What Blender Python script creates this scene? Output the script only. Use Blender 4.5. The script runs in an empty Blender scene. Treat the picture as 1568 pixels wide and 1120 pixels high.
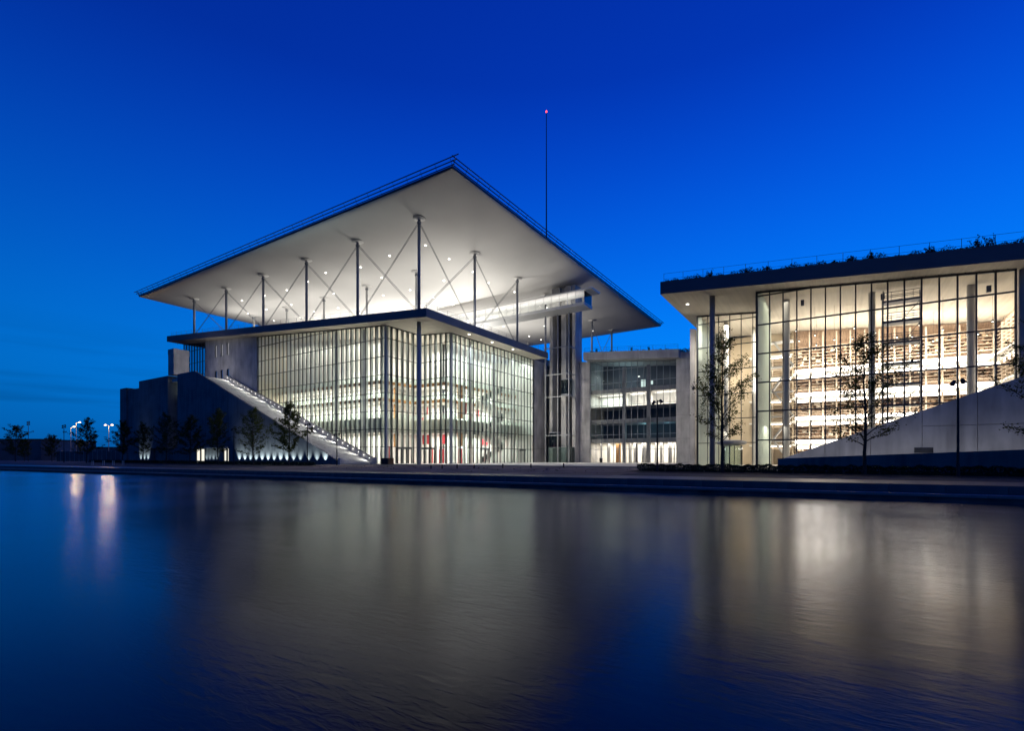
import bpy, math, random
from mathutils import Vector, Matrix
random.seed(7)
R = math.radians
scene = bpy.context.scene
col = scene.collection

# ------------------------------------------------------------------ camera
EYE = 1.0                                  # metres above the plaza
CAM = Vector((57.0, -59.9, EYE))
cam_d = bpy.data.cameras.new('camera')
cam = bpy.data.objects.new('camera', cam_d); col.objects.link(cam)
cam.location = CAM
cam.rotation_euler = (R(90), 0, R(32.98))
cam_d.sensor_width = 36.0
cam_d.lens = 36.0 * 760.5 / 1568.0
cam_d.shift_y = (702.0 - 560.0) / 1568.0
cam_d.clip_start = 0.2
cam_d.clip_end = 6000.0
scene.camera = cam

# ------------------------------------------------------------------ world: dusk sky
world = bpy.data.worlds.new('World'); scene.world = world
world.use_nodes = True
wt = world.node_tree; wt.nodes.clear()
def wn(t, **k):
    n = wt.nodes.new(t)
    for a, b in k.items(): setattr(n, a, b)
    return n
w_out = wn('ShaderNodeOutputWorld'); w_bg = wn('ShaderNodeBackground')
w_tc = wn('ShaderNodeTexCoord'); w_sep = wn('ShaderNodeSeparateXYZ')
w_ramp = wn('ShaderNodeValToRGB')
w_dot = wn('ShaderNodeVectorMath', operation='DOT_PRODUCT'); w_dot.inputs[1].default_value = (0.27, 0.963, 0)
w_mr = wn('ShaderNodeMapRange'); w_mr.inputs[1].default_value = -1.0; w_mr.inputs[2].default_value = 1.0
w_mr.inputs[3].default_value = 0.30; w_mr.inputs[4].default_value = 1.20
w_mul = wn('ShaderNodeVectorMath', operation='SCALE')
w_sky = wn('ShaderNodeTexSky', sky_type='NISHITA'); w_sky.sun_disc = False
w_sky.sun_elevation = R(-4.0); w_sky.sun_rotation = R(120)
w_add = wn('ShaderNodeVectorMath', operation='MULTIPLY_ADD'); w_add.inputs[1].default_value = (0.02, 0.04, 0.10)
cr = w_ramp.color_ramp
cr.interpolation = 'B_SPLINE'
stops = [(0.0, (0.003, 0.13, 0.50)), (0.05, (0.001, 0.20, 0.74)), (0.16, (0.0006, 0.27, 1.02)),
         (0.30, (0.0004, 0.175, 0.92)), (0.45, (0.0004, 0.090, 0.74)), (0.60, (0.0004, 0.036, 0.50)), (1.0, (0.0004, 0.014, 0.26))]
while len(cr.elements) < len(stops): cr.elements.new(0.5)
for e, (p, c) in zip(cr.elements, stops): e.position = p; e.color = (*c, 1)
# thin dark cloud streaks low in the sky
w_map = wn('ShaderNodeMapping'); w_map.inputs['Scale'].default_value = (1.6, 1.6, 26.0)
w_noise = wn('ShaderNodeTexNoise'); w_noise.inputs['Scale'].default_value = 1.7; w_noise.inputs['Detail'].default_value = 4
w_cr = wn('ShaderNodeMapRange'); w_cr.inputs[1].default_value = 0.50; w_cr.inputs[2].default_value = 0.66
w_cr.inputs[3].default_value = 1.0; w_cr.inputs[4].default_value = 0.80
w_lo = wn('ShaderNodeMapRange'); w_lo.inputs[1].default_value = 0.10; w_lo.inputs[2].default_value = 0.22
w_lo.inputs[3].default_value = 0.0; w_lo.inputs[4].default_value = 1.0
w_mx = wn('ShaderNodeMix'); w_mx.inputs[3].default_value = 1.0
w_m2 = wn('ShaderNodeMath', operation='MULTIPLY')
L = wt.links.new
L(w_tc.outputs['Generated'], w_sep.inputs[0]); L(w_sep.outputs['Z'], w_ramp.inputs['Fac'])
L(w_tc.outputs['Generated'], w_dot.inputs[0]); L(w_dot.outputs['Value'], w_mr.inputs[0])
L(w_tc.outputs['Generated'], w_map.inputs[0]); L(w_map.outputs[0], w_noise.inputs['Vector'])
L(w_noise.outputs['Fac'], w_cr.inputs[0]); L(w_sep.outputs['Z'], w_lo.inputs[0])
L(w_lo.outputs[0], w_mx.inputs[0]); L(w_cr.outputs[0], w_mx.inputs[2])
L(w_mr.outputs[0], w_m2.inputs[0]); L(w_mx.outputs[0], w_m2.inputs[1])
L(w_sky.outputs[0], w_add.inputs[0]); L(w_ramp.outputs['Color'], w_add.inputs[2])
L(w_add.outputs[0], w_mul.inputs[0]); L(w_m2.outputs[0], w_mul.inputs['Scale'])
L(w_mul.outputs[0], w_bg.inputs['Color']); L(w_bg.outputs[0], w_out.inputs[0])
w_bg.inputs['Strength'].default_value = 0.86

# the last glow of a sun that has set: hardly any light, very soft
sun_d = bpy.data.lights.new('sun', 'SUN'); sun_d.energy = 0.02; sun_d.angle = R(30); sun_d.color = (0.75, 0.85, 1.0)
sun = bpy.data.objects.new('sun', sun_d); col.objects.link(sun); sun.rotation_euler = (R(70), 0, R(60))

scene.view_settings.view_transform = 'Standard'
scene.view_settings.look = 'None'
scene.view_settings.exposure = 0.0
scene.view_settings.gamma = 1.0
scene.view_settings.use_curve_mapping = False
scene.render.engine = 'CYCLES'
cy = scene.cycles
cy.use_denoising = True
cy.max_bounces = 7; cy.diffuse_bounces = 3; cy.glossy_bounces = 3; cy.transmission_bounces = 4
cy.transparent_max_bounces = 40
cy.sample_clamp_indirect = 4.0
cy.caustics_reflective = False; cy.caustics_refractive = False
cy.use_light_tree = True

# ------------------------------------------------------------------ materials
M = {}
def new_mat(name):
    m = bpy.data.materials.new(name); m.use_nodes = True
    nt = m.node_tree; nt.nodes.clear()
    out = nt.nodes.new('ShaderNodeOutputMaterial')
    M[name] = m
    return m, nt, out
def pbr(name, color, rough=0.7, metal=0.0, noise=None, amount=0.25, bump=0.0, bscale=None, spec=0.4, stretch=(1, 1, 1), detail=6):
    m, nt, out = new_mat(name)
    b = nt.nodes.new('ShaderNodeBsdfPrincipled')
    b.inputs['Base Color'].default_value = (*color, 1); b.inputs['Roughness'].default_value = rough
    b.inputs['Metallic'].default_value = metal; b.inputs['Specular IOR Level'].default_value = spec
    nt.links.new(b.outputs[0], out.inputs[0])
    if noise:
        tc = nt.nodes.new('ShaderNodeTexCoord'); mp = nt.nodes.new('ShaderNodeMapping'); mp.inputs['Scale'].default_value = stretch
        n = nt.nodes.new('ShaderNodeTexNoise'); n.inputs['Scale'].default_value = noise; n.inputs['Detail'].default_value = detail
        mr = nt.nodes.new('ShaderNodeMapRange'); mr.inputs[1].default_value = 0.3; mr.inputs[2].default_value = 0.7
        mr.inputs[3].default_value = 1 - amount; mr.inputs[4].default_value = 1 + amount
        sc = nt.nodes.new('ShaderNodeVectorMath'); sc.operation = 'SCALE'; sc.inputs[0].default_value = color
        nt.links.new(tc.outputs['Object'], mp.inputs[0]); nt.links.new(mp.outputs[0], n.inputs['Vector'])
        nt.links.new(n.outputs['Fac'], mr.inputs[0]); nt.links.new(mr.outputs[0], sc.inputs['Scale'])
        nt.links.new(sc.outputs[0], b.inputs['Base Color'])
        if bump:
            n2 = nt.nodes.new('ShaderNodeTexNoise'); n2.inputs['Scale'].default_value = bscale or noise * 4; n2.inputs['Detail'].default_value = 4
            bp = nt.nodes.new('ShaderNodeBump'); bp.inputs['Strength'].default_value = bump; bp.inputs['Distance'].default_value = 0.05
            nt.links.new(mp.outputs[0], n2.inputs['Vector']); nt.links.new(n2.outputs['Fac'], bp.inputs['Height'])
            nt.links.new(bp.outputs[0], b.inputs['Normal'])
    return m
def add_streaks(name, amount=0.3, sx=1.4, sz=0.10):
    nt = M[name].node_tree; b = next(n for n in nt.nodes if n.type == 'BSDF_PRINCIPLED')
    src = b.inputs['Base Color'].links[0].from_socket
    tc = nt.nodes.new('ShaderNodeTexCoord'); mp = nt.nodes.new('ShaderNodeMapping'); mp.inputs['Scale'].default_value = (sx, sx, sz)
    n = nt.nodes.new('ShaderNodeTexNoise'); n.inputs['Scale'].default_value = 1.3; n.inputs['Detail'].default_value = 7
    n2 = nt.nodes.new('ShaderNodeTexNoise'); n2.inputs['Scale'].default_value = 0.35; n2.inputs['Detail'].default_value = 3
    mu = nt.nodes.new('ShaderNodeMath'); mu.operation = 'MULTIPLY'
    mr = nt.nodes.new('ShaderNodeMapRange'); mr.inputs[1].default_value = 0.20; mr.inputs[2].default_value = 0.40; mr.inputs[3].default_value = 1.0; mr.inputs[4].default_value = 1 - amount
    sc = nt.nodes.new('ShaderNodeVectorMath'); sc.operation = 'SCALE'
    lk = nt.links.new
    lk(tc.outputs['Object'], mp.inputs[0]); lk(mp.outputs[0], n.inputs['Vector']); lk(tc.outputs['Object'], n2.inputs['Vector'])
    lk(n.outputs['Fac'], mu.inputs[0]); lk(n2.outputs['Fac'], mu.inputs[1]); lk(mu.outputs[0], mr.inputs[0])
    lk(src, sc.inputs[0]); lk(mr.outputs[0], sc.inputs['Scale']); lk(sc.outputs[0], b.inputs['Base Color'])
def emit(name, color, strength):
    m, nt, out = new_mat(name)
    e = nt.nodes.new('ShaderNodeEmission'); e.inputs[0].default_value = (*color, 1); e.inputs[1].default_value = strength
    nt.links.new(e.outputs[0], out.inputs[0]); return m
def glass(name, tint, ior=1.45, rough=0.015, haze=0.0, hazecol=(0.6, 0.75, 0.68)):
    m, nt, out = new_mat(name)
    t = nt.nodes.new('ShaderNodeBsdfTransparent'); t.inputs[0].default_value = (*tint, 1)
    g = nt.nodes.new('ShaderNodeBsdfGlossy'); g.inputs['Roughness'].default_value = rough; g.inputs[0].default_value = (0.95, 0.97, 1, 1)
    f = nt.nodes.new('ShaderNodeFresnel'); f.inputs[0].default_value = ior
    mx = nt.nodes.new('ShaderNodeMixShader')
    nt.links.new(f.outputs[0], mx.inputs[0]); nt.links.new(g.outputs[0], mx.inputs[2])
    if haze > 0:
        d = nt.nodes.new('ShaderNodeBsdfTranslucent'); d.inputs[0].default_value = (*hazecol, 1)
        d2 = nt.nodes.new('ShaderNodeBsdfDiffuse'); d2.inputs[0].default_value = (*hazecol, 1)
        md = nt.nodes.new('ShaderNodeMixShader'); md.inputs[0].default_value = 0.5
        nt.links.new(d.outputs[0], md.inputs[1]); nt.links.new(d2.outputs[0], md.inputs[2])
        m2 = nt.nodes.new('ShaderNodeMixShader'); m2.inputs[0].default_value = haze
        nt.links.new(t.outputs[0], m2.inputs[1]); nt.links.new(md.outputs[0], m2.inputs[2])
        nt.links.new(m2.outputs[0], mx.inputs[1])
    else:
        nt.links.new(t.outputs[0], mx.inputs[1])
    nt.links.new(mx.outputs[0], out.inputs[0]); return m

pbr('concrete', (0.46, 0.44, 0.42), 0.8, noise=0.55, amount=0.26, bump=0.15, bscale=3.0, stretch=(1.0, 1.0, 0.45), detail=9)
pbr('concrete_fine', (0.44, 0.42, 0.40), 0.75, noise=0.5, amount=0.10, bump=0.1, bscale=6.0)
pbr('fascia_metal', (0.13, 0.13, 0.14), 0.65, noise=0.3, amount=0.08)
pbr('board_concrete', (0.47, 0.43, 0.36), 0.8, noise=2.2, amount=0.10, bump=0.3, bscale=5.0, stretch=(1.6, 0.06, 1))
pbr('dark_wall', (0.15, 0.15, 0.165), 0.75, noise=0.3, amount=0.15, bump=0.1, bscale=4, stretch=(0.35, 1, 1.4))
pbr('canopy_white', (0.68, 0.66, 0.63), 0.38, noise=0.10, amount=0.05, bump=0.035, bscale=0.6, spec=0.5)
pbr('steel_white', (0.55, 0.55, 0.54), 0.45)
pbr('column_paint', (0.30, 0.30, 0.31), 0.5, noise=0.5, amount=0.06)
pbr('frame_paint', (0.33, 0.33, 0.33), 0.5)
pbr('steel_grey', (0.24, 0.25, 0.27), 0.45)
pbr('mullion_dark', (0.050, 0.055, 0.06), 0.5)
pbr('rail_dark', (0.035, 0.04, 0.05), 0.5)
pbr('cable', (0.22, 0.22, 0.22), 0.5)
pbr('wall_white', (0.72, 0.70, 0.65), 0.8, noise=0.4, amount=0.05)
pbr('wall_warm', (0.60, 0.50, 0.36), 0.8, noise=0.4, amount=0.10)
pbr('floor_stone', (0.45, 0.43, 0.40), 0.5, noise=0.8, amount=0.1)
pbr('wood', (0.38, 0.20, 0.08), 0.55, noise=1.2, amount=0.3, stretch=(1, 1, 8))
pbr('olive_band', (0.46, 0.46, 0.37), 0.7, noise=0.6, amount=0.15)
pbr('red_paint', (0.52, 0.05, 0.06), 0.5, noise=0.8, amount=0.1)
pbr('book_brown', (0.40, 0.285, 0.20), 0.7, noise=3.0, amount=0.35, stretch=(6, 6, 0.6))
pbr('book_dark', (0.20, 0.12, 0.075), 0.7, noise=4, amount=0.4, stretch=(6, 1, 1))
pbr('book_tan', (0.40, 0.28, 0.18), 0.7, noise=4, amount=0.4, stretch=(6, 1, 1))
pbr('book_cream', (0.62, 0.55, 0.45), 0.7, noise=4, amount=0.3, stretch=(6, 1, 1))
pbr('shelf_wood', (0.55, 0.46, 0.36), 0.6, noise=0.8, amount=0.15)
pbr('trunk_bark', (0.045, 0.035, 0.028), 0.9, noise=6, amount=0.3)
pbr('hedge_leaf', (0.020, 0.035, 0.014), 0.8, noise=2, amount=0.4)
pbr('roof_plant', (0.018, 0.028, 0.012), 0.9, noise=2, amount=0.4)
pbr('asphalt', (0.055, 0.055, 0.06), 0.9, noise=0.4, amount=0.3, bump=0.2, bscale=8)
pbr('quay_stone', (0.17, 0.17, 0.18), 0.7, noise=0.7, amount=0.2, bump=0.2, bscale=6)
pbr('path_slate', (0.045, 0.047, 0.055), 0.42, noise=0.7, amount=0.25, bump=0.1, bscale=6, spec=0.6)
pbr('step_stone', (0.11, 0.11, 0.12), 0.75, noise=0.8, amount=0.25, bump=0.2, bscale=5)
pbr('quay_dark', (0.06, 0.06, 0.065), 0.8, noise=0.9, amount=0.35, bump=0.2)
pbr('dirt', (0.16, 0.13, 0.11), 0.95, noise=0.35, amount=0.55, bump=0.6, bscale=2.2, detail=9)
pbr('plaza_paving', (0.42, 0.40, 0.38), 0.6, noise=0.3, amount=0.18, bump=0.1, bscale=3)
pbr('dark_building', (0.10, 0.10, 0.11), 0.8, noise=0.3, amount=0.2)
pbr('rubber_dark', (0.02, 0.02, 0.022), 0.7)
pbr('crate_brown', (0.16, 0.09, 0.04), 0.8, noise=2, amount=0.3)
pbr('soil', (0.03, 0.025, 0.02), 0.95, noise=1.5, amount=0.4, bump=0.4)
pbr('blind_white', (0.75, 0.74, 0.70), 0.8)
pbr('scaffold_steel', (0.12, 0.13, 0.14), 0.5)
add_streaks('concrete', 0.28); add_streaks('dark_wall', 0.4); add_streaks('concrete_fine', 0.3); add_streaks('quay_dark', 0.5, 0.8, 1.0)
glass('glass_clear', (0.945, 0.96, 0.95))
glass('glass_warm', (0.95, 0.96, 0.93))
glass('glass_blue', (0.42, 0.50, 0.52), ior=1.6)
glass('glass_fin', (0.90, 0.95, 0.92), haze=0.52, hazecol=(0.84, 0.88, 0.82))
glass('glass_rail', (0.78, 0.88, 0.84), haze=0.12)
emit('lamp_white', (1.0, 0.95, 0.86), 9.0)
emit('lamp_soft', (1.0, 0.97, 0.9), 3.0)
emit('lamp_cool', (0.85, 1.0, 0.97), 9.0)
emit('strip_warm', (1.0, 0.90, 0.80), 9.0)
emit('strip_white', (1.0, 0.95, 0.84), 2.6)
emit('street_lamp_glow', (1.0, 0.66, 0.30), 13.0)
emit('street_lamp_white', (1.0, 0.85, 0.6), 40.0)
emit('lit_room', (1.0, 0.95, 0.80), 1.1)
emit('lit_room_cool', (0.80, 1.0, 0.95), 0.9)
emit('lit_blind', (0.92, 0.92, 1.0), 0.24)
emit('beacon_red', (1.0, 0.05, 0.03), 6.0)

def leaf_mat(name, c):
    m, nt, out = new_mat(name)
    d = nt.nodes.new('ShaderNodeBsdfDiffuse'); tr = nt.nodes.new('ShaderNodeBsdfTranslucent')
    d.inputs[0].default_value = (*c, 1); tr.inputs[0].default_value = (c[0] * 1.3, c[1] * 1.2, c[2] * 0.6, 1)
    mx = nt.nodes.new('ShaderNodeMixShader'); mx.inputs[0].default_value = 0.3
    nt.links.new(d.outputs[0], mx.inputs[1]); nt.links.new(tr.outputs[0], mx.inputs[2]); nt.links.new(mx.outputs[0], out.inputs[0])
leaf_mat('tree_leaf', (0.050, 0.062, 0.022))
leaf_mat('tree_leaf_far', (0.040, 0.052, 0.022))

# water: long exposure canal
m, nt, out = new_mat('canal_water')
g = nt.nodes.new('ShaderNodeBsdfGlossy'); g.inputs['Roughness'].default_value = 0.195; g.inputs[0].default_value = (0.80, 0.83, 0.88, 1)
d = nt.nodes.new('ShaderNodeBsdfDiffuse'); d.inputs[0].default_value = (0.0015, 0.003, 0.008, 1)
f = nt.nodes.new('ShaderNodeFresnel'); f.inputs[0].default_value = 1.333
mx = nt.nodes.new('ShaderNodeMixShader')
tc = nt.nodes.new('ShaderNodeTexCoord'); mp = nt.nodes.new('ShaderNodeMapping')
mp.inputs['Rotation'].default_value = (0, 0, R(-33)); mp.inputs['Scale'].default_value = (1.3, 4.2, 1)
n1 = nt.nodes.new('ShaderNodeTexNoise'); n1.inputs['Scale'].default_value = 2.3; n1.inputs['Detail'].default_value = 3; n1.inputs['Roughness'].default_value = 0.55; n1.inputs['Distortion'].default_value = 0.6
bp = nt.nodes.new('ShaderNodeBump'); bp.inputs['Distance'].default_value = 0.025
n3 = nt.nodes.new('ShaderNodeTexNoise'); n3.inputs['Scale'].default_value = 0.16; n3.inputs['Detail'].default_value = 3
m3 = nt.nodes.new('ShaderNodeMapRange'); m3.inputs[1].default_value = 0.35; m3.inputs[2].default_value = 0.65; m3.inputs[3].default_value = 0.12; m3.inputs[4].default_value = 0.26
m4 = nt.nodes.new('ShaderNodeMapRange'); m4.inputs[1].default_value = 0.35; m4.inputs[2].default_value = 0.65; m4.inputs[3].default_value = 0.165; m4.inputs[4].default_value = 0.215
nt.links.new(tc.outputs['Object'], n3.inputs['Vector']); nt.links.new(n3.outputs['Fac'], m3.inputs[0]); nt.links.new(m3.outputs[0], bp.inputs['Strength'])
nt.links.new(n3.outputs['Fac'], m4.inputs[0]); nt.links.new(m4.outputs[0], g.inputs['Roughness'])
nt.links.new(tc.outputs['Object'], mp.inputs[0]); nt.links.new(mp.outputs[0], n1.inputs['Vector']); nt.links.new(n1.outputs['Fac'], bp.inputs['Height'])
mp2 = nt.nodes.new('ShaderNodeMapping'); mp2.inputs['Rotation'].default_value = (0, 0, R(-30)); mp2.inputs['Scale'].default_value = (0.35, 1.5, 1)
n5 = nt.nodes.new('ShaderNodeTexNoise'); n5.inputs['Scale'].default_value = 1.0; n5.inputs['Detail'].default_value = 3
bp2 = nt.nodes.new('ShaderNodeBump'); bp2.inputs['Strength'].default_value = 0.16; bp2.inputs['Distance'].default_value = 0.05
nt.links.new(tc.outputs['Object'], mp2.inputs[0]); nt.links.new(mp2.outputs[0], n5.inputs['Vector']); nt.links.new(n5.outputs['Fac'], bp2.inputs['Height'])
nt.links.new(bp.outputs[0], bp2.inputs['Normal']); nt.links.new(bp2.outputs[0], g.inputs['Normal'])
nt.links.new(f.outputs[0], mx.inputs[0]); nt.links.new(d.outputs[0], mx.inputs[1]); nt.links.new(g.outputs[0], mx.inputs[2]); nt.links.new(mx.outputs[0], out.inputs[0])

# ------------------------------------------------------------------ mesh helpers
class MB:
    def __init__(s): s.v = []; s.f = []
    def quad(s, a, b, c, d):
        n = len(s.v); s.v += [tuple(a), tuple(b), tuple(c), tuple(d)]; s.f.append((n, n + 1, n + 2, n + 3)); return s
    def box(s, x0, x1, y0, y1, z0, z1):
        n = len(s.v)
        s.v += [(x0, y0, z0), (x1, y0, z0), (x1, y1, z0), (x0, y1, z0), (x0, y0, z1), (x1, y0, z1), (x1, y1, z1), (x0, y1, z1)]
        for q in ((0, 3, 2, 1), (4, 5, 6, 7), (0, 1, 5, 4), (1, 2, 6, 5), (2, 3, 7, 6), (3, 0, 4, 7)): s.f.append(tuple(n + i for i in q))
        return s
    def hexa(s, p):                        # 8 points, bottom ring then top ring
        n = len(s.v); s.v += [tuple(q) for q in p]
        for q in ((0, 3, 2, 1), (4, 5, 6, 7), (0, 1, 5, 4), (1, 2, 6, 5), (2, 3, 7, 6), (3, 0, 4, 7)): s.f.append(tuple(n + i for i in q))
        return s
    def prism_xz(s, pts, y0, y1):          # polygon in xz, thickness along y
        n = len(s.v); k = len(pts)
        s.v += [(x, y0, z) for x, z in pts] + [(x, y1, z) for x, z in pts]
        s.f.append(tuple(n + i for i in range(k))); s.f.append(tuple(n + k + i for i in reversed(range(k))))
        for i in range(k):
            j = (i + 1) % k; s.f.append((n + i, n + k + i, n + k + j, n + j))
        return s
    def prism_xy(s, pts, z0, z1):          # polygon in xy; z0,z1 numbers or functions of x,y
        z0f = z0 if callable(z0) else (lambda x, y: z0); z1f = z1 if callable(z1) else (lambda x, y: z1)
        n = len(s.v); k = len(pts)
        s.v += [(x, y, z0f(x, y)) for x, y in pts] + [(x, y, z1f(x, y)) for x, y in pts]
        s.f.append(tuple(n + i for i in reversed(range(k)))); s.f.append(tuple(n + k + i for i in range(k)))
        for i in range(k):
            j = (i + 1) % k; s.f.append((n + i, n + j, n + k + j, n + k + i))
        return s
    def tube(s, a, b, r0, r1=None, n=8, caps=True):
        r1 = r0 if r1 is None else r1
        a = Vector(a); b = Vector(b); d = b - a
        if d.length < 1e-6: return s
        d.normalize(); u = d.orthogonal().normalized(); w = d.cross(u)
        k = len(s.v)
        for p, r in ((a, r0), (b, r1)):
            for i in range(n):
                t = 2 * math.pi * i / n; q = p + (u * math.cos(t) + w * math.sin(t)) * r; s.v.append(tuple(q))
        for i in range(n):
            j = (i + 1) % n; s.f.append((k + i, k + j, k + n + j, k + n + i))
        if caps:
            s.f.append(tuple(k + i for i in reversed(range(n)))); s.f.append(tuple(k + n + i for i in range(n)))
        return s
    def lathe(s, c, prof, n=16):           # prof: list of (r, z) rel. to c
        k = len(s.v); m_ = len(prof)
        for r, z in prof:
            for i in range(n):
                t = 2 * math.pi * i / n; s.v.append((c[0] + r * math.cos(t), c[1] + r * math.sin(t), c[2] + z))
        for a in range(m_ - 1):
            for i in range(n):
                j = (i + 1) % n; s.f.append((k + a * n + i, k + a * n + j, k + (a + 1) * n + j, k + (a + 1) * n + i))
        s.f.append(tuple(k + i for i in reversed(range(n)))); s.f.append(tuple(k + (m_ - 1) * n + i for i in range(n)))
        return s
    def mesh(s, name):
        me = bpy.data.meshes.new(name); me.from_pydata(s.v, [], s.f); me.update(); return me
    def build(s, name, mat, parent=None, smooth=False):
        me = s.mesh(name); me.materials.append(M[mat])
        if smooth:
            for p in me.polygons: p.use_smooth = True
        return link(name, me, parent)
def link(name, me, parent=None, loc=None):
    o = bpy.data.objects.new(name, me); col.objects.link(o)
    if parent is not None: o.parent = parent
    if loc is not None: o.location = loc
    return o
def tag(o, label=None, cat=None, group=None, kind=None):
    if label: o['label'] = label
    if cat: o['category'] = cat
    if group: o['group'] = group
    if kind: o['kind'] = kind
    return o
def empty(name, loc=(0, 0, 0), label=None, cat=None, group=None):
    o = bpy.data.objects.new(name, None); col.objects.link(o); o.location = loc
    return tag(o, label, cat, group)
def copy_tree(o, parent=None):
    c = o.copy(); col.objects.link(c); c.parent = parent
    for ch in [k for k in bpy.data.objects if k.parent == o]: copy_tree(ch, c)
    return c
def B(name, mat, parent, *boxes):
    mb = MB()
    for b in boxes: mb.box(*b)
    return mb.build(name, mat, parent)
def area(name, loc, size, power, color=(1, 0.93, 0.82), down=True, sizey=None, rot=None, parent=None):
    d = bpy.data.lights.new(name, 'AREA'); d.energy = power; d.color = color
    d.shape = 'RECTANGLE'; d.size = size; d.size_y = sizey or size
    o = bpy.data.objects.new(name, d); col.objects.link(o); o.location = loc
    o.rotation_euler = rot if rot else ((0, 0, 0) if down else (math.pi, 0, 0)); o.visible_glossy = False
    if parent: o.parent = parent
    return o
def spot(name, loc, target, power, angle, color=(1, 1, 1), blend=0.6, size=0.05, parent=None):
    d = bpy.data.lights.new(name, 'SPOT'); d.energy = power; d.color = color; d.spot_size = R(angle); d.spot_blend = blend; d.shadow_soft_size = size
    o = bpy.data.objects.new(name, d); col.objects.link(o); o.location = loc
    o.rotation_euler = (Vector(target) - Vector(loc)).to_track_quat('-Z', 'Y').to_euler(); o.visible_glossy = False
    if parent: o.parent = parent
    return o
def point(name, loc, power, color, size=0.1, parent=None):
    d = bpy.data.lights.new(name, 'POINT'); d.energy = power; d.color = color; d.shadow_soft_size = size
    o = bpy.data.objects.new(name, d); col.objects.link(o); o.location = loc; o.visible_glossy = False
    if parent: o.parent = parent
    return o
def px_size(p, w, h):                      # how large a piece shows, to pick the largest ones
    return w * h / (Vector(p) - CAM).length_squared

def zf(x): return 23.3 - 0.0835 * x        # underside of the long sloping roof edge
ROWS = [2.95 + 3.13 * i for i in range(9)]
MOD = 1.31

# ------------------------------------------------------------------ ground, quay, water
QD = Vector((-0.9978, -0.066, 0)); QN = Vector((-0.066, 0.9978, 0)); QO = Vector((36.9, -28.9, 0))
def qp(s, t, z): p = QO - QD * s + QN * t; return (p.x, p.y, z)      # s to the right, t away from the water
WZ = -1.2
mb = MB()
prof = [(1.5, -0.42), (6.0, -0.38), (10, -0.34), (14, -0.26), (19, -0.15), (24, -0.04), (30, -0.004), (60, 0), (160, 0), (400, 0), (1500, -1), (4000, -2)]
ss = [-3000, -1200, -500, -300, -200] + list(range(-150, 61, 10)) + [100, 200, 500, 1500, 3000]
for i in range(len(ss) - 1):
    for j in range(len(prof) - 1):
        (t0, z0), (t1, z1) = prof[j], prof[j + 1]
        mb.quad(qp(ss[i], t0, z0), qp(ss[i + 1], t0, z0), qp(ss[i + 1], t1, z1), qp(ss[i], t1, z1))
def zg(x, y):
    t = (Vector((x, y, 0)) - QO).dot(QN)
    for (t0, z0), (t1, z1) in zip(prof, prof[1:]):
        if t <= t1: return z0 + (z1 - z0) * max(0, (t - t0) / (t1 - t0))
    return 0
tag(mb.build('ground', 'asphalt'), 'dark paved ground stretching behind the canal quay', kind='structure')
wq = [qp(-3000, 0.02, WZ), qp(1500, 0.02, WZ), qp(1500, -33.2, WZ), qp(-3000, -33.2, WZ)]
tag(MB().quad(wq[3], wq[2], wq[1], wq[0]).build('canal_water', 'canal_water'), 'smooth dark canal water reflecting the lit buildings', kind='structure')
tag(MB().quad(qp(-3000, -33.0, -0.7), qp(1500, -33.0, -0.7), qp(1500, -33.0, WZ - 0.5), qp(-3000, -33.0, WZ - 0.5)).quad(qp(-3000, -900, -0.7), qp(1500, -900, -0.7), qp(1500, -33.0, -0.7), qp(-3000, -33.0, -0.7)).build('canal_bank', 'asphalt'), 'near bank of the canal', kind='structure')
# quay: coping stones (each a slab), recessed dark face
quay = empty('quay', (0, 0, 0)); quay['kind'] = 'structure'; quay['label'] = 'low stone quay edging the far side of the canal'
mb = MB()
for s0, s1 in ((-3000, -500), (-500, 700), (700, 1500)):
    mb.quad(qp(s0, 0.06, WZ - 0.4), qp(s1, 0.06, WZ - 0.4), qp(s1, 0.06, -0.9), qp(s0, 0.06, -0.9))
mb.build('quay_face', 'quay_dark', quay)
cop = MB(); LS = 2.4
p0, p1, p2, p3 = [Vector(qp(a, b, 0)) - QO for a, b in ((0.0, 0.0), (LS - 0.02, 0.0), (LS - 0.02, 0.86), (0.0, 0.86))]
cop.hexa([(*p.xy, -0.95) for p in (p0, p1, p2, p3)] + [(*p.xy, -0.82) for p in (p0, p1, p2, p3)])
cme = cop.mesh('coping_stone'); cme.materials.append(M['quay_stone'])
for i in range(-70, 22):
    link('coping_stone', cme, quay, loc=Vector(qp(i * LS, 0, 0)) + Vector((0, 0, random.uniform(-0.004, 0.004))))
stp = MB()
p0, p1, p2, p3 = [Vector(qp(a, b, 0)) - QO for a, b in ((0.0, 1.25), (LS - 0.015, 1.25), (LS - 0.015, 1.75), (0.0, 1.75))]
stp.hexa([(*p.xy, -0.95) for p in (p0, p1, p2, p3)] + [(*p.xy, -0.40) for p in (p0, p1, p2, p3)])
sme = stp.mesh('step_block'); sme.materials.append(M['step_stone'])
for i in range(-70, 22):
    link('step_block', sme, quay, loc=Vector(qp(i * LS + 1.1, 0, 0)) + Vector((0, 0, random.uniform(-0.006, 0.006))))
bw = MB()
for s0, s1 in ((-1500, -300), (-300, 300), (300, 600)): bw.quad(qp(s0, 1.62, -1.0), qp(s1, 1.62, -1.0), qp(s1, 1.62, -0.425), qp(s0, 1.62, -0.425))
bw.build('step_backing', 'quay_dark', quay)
st2 = MB()
for s0, s1 in ((-1500, -70 * LS + 1.1), (22 * LS + 1.1, 600)):
    a = [qp(s0, 1.25, 0), qp(s1 - 0.02, 1.25, 0), qp(s1 - 0.02, 1.75, 0), qp(s0, 1.75, 0)]
    st2.hexa([(x, y, -0.95) for x, y, z in a] + [(x, y, -0.40) for x, y, z in a])
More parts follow.
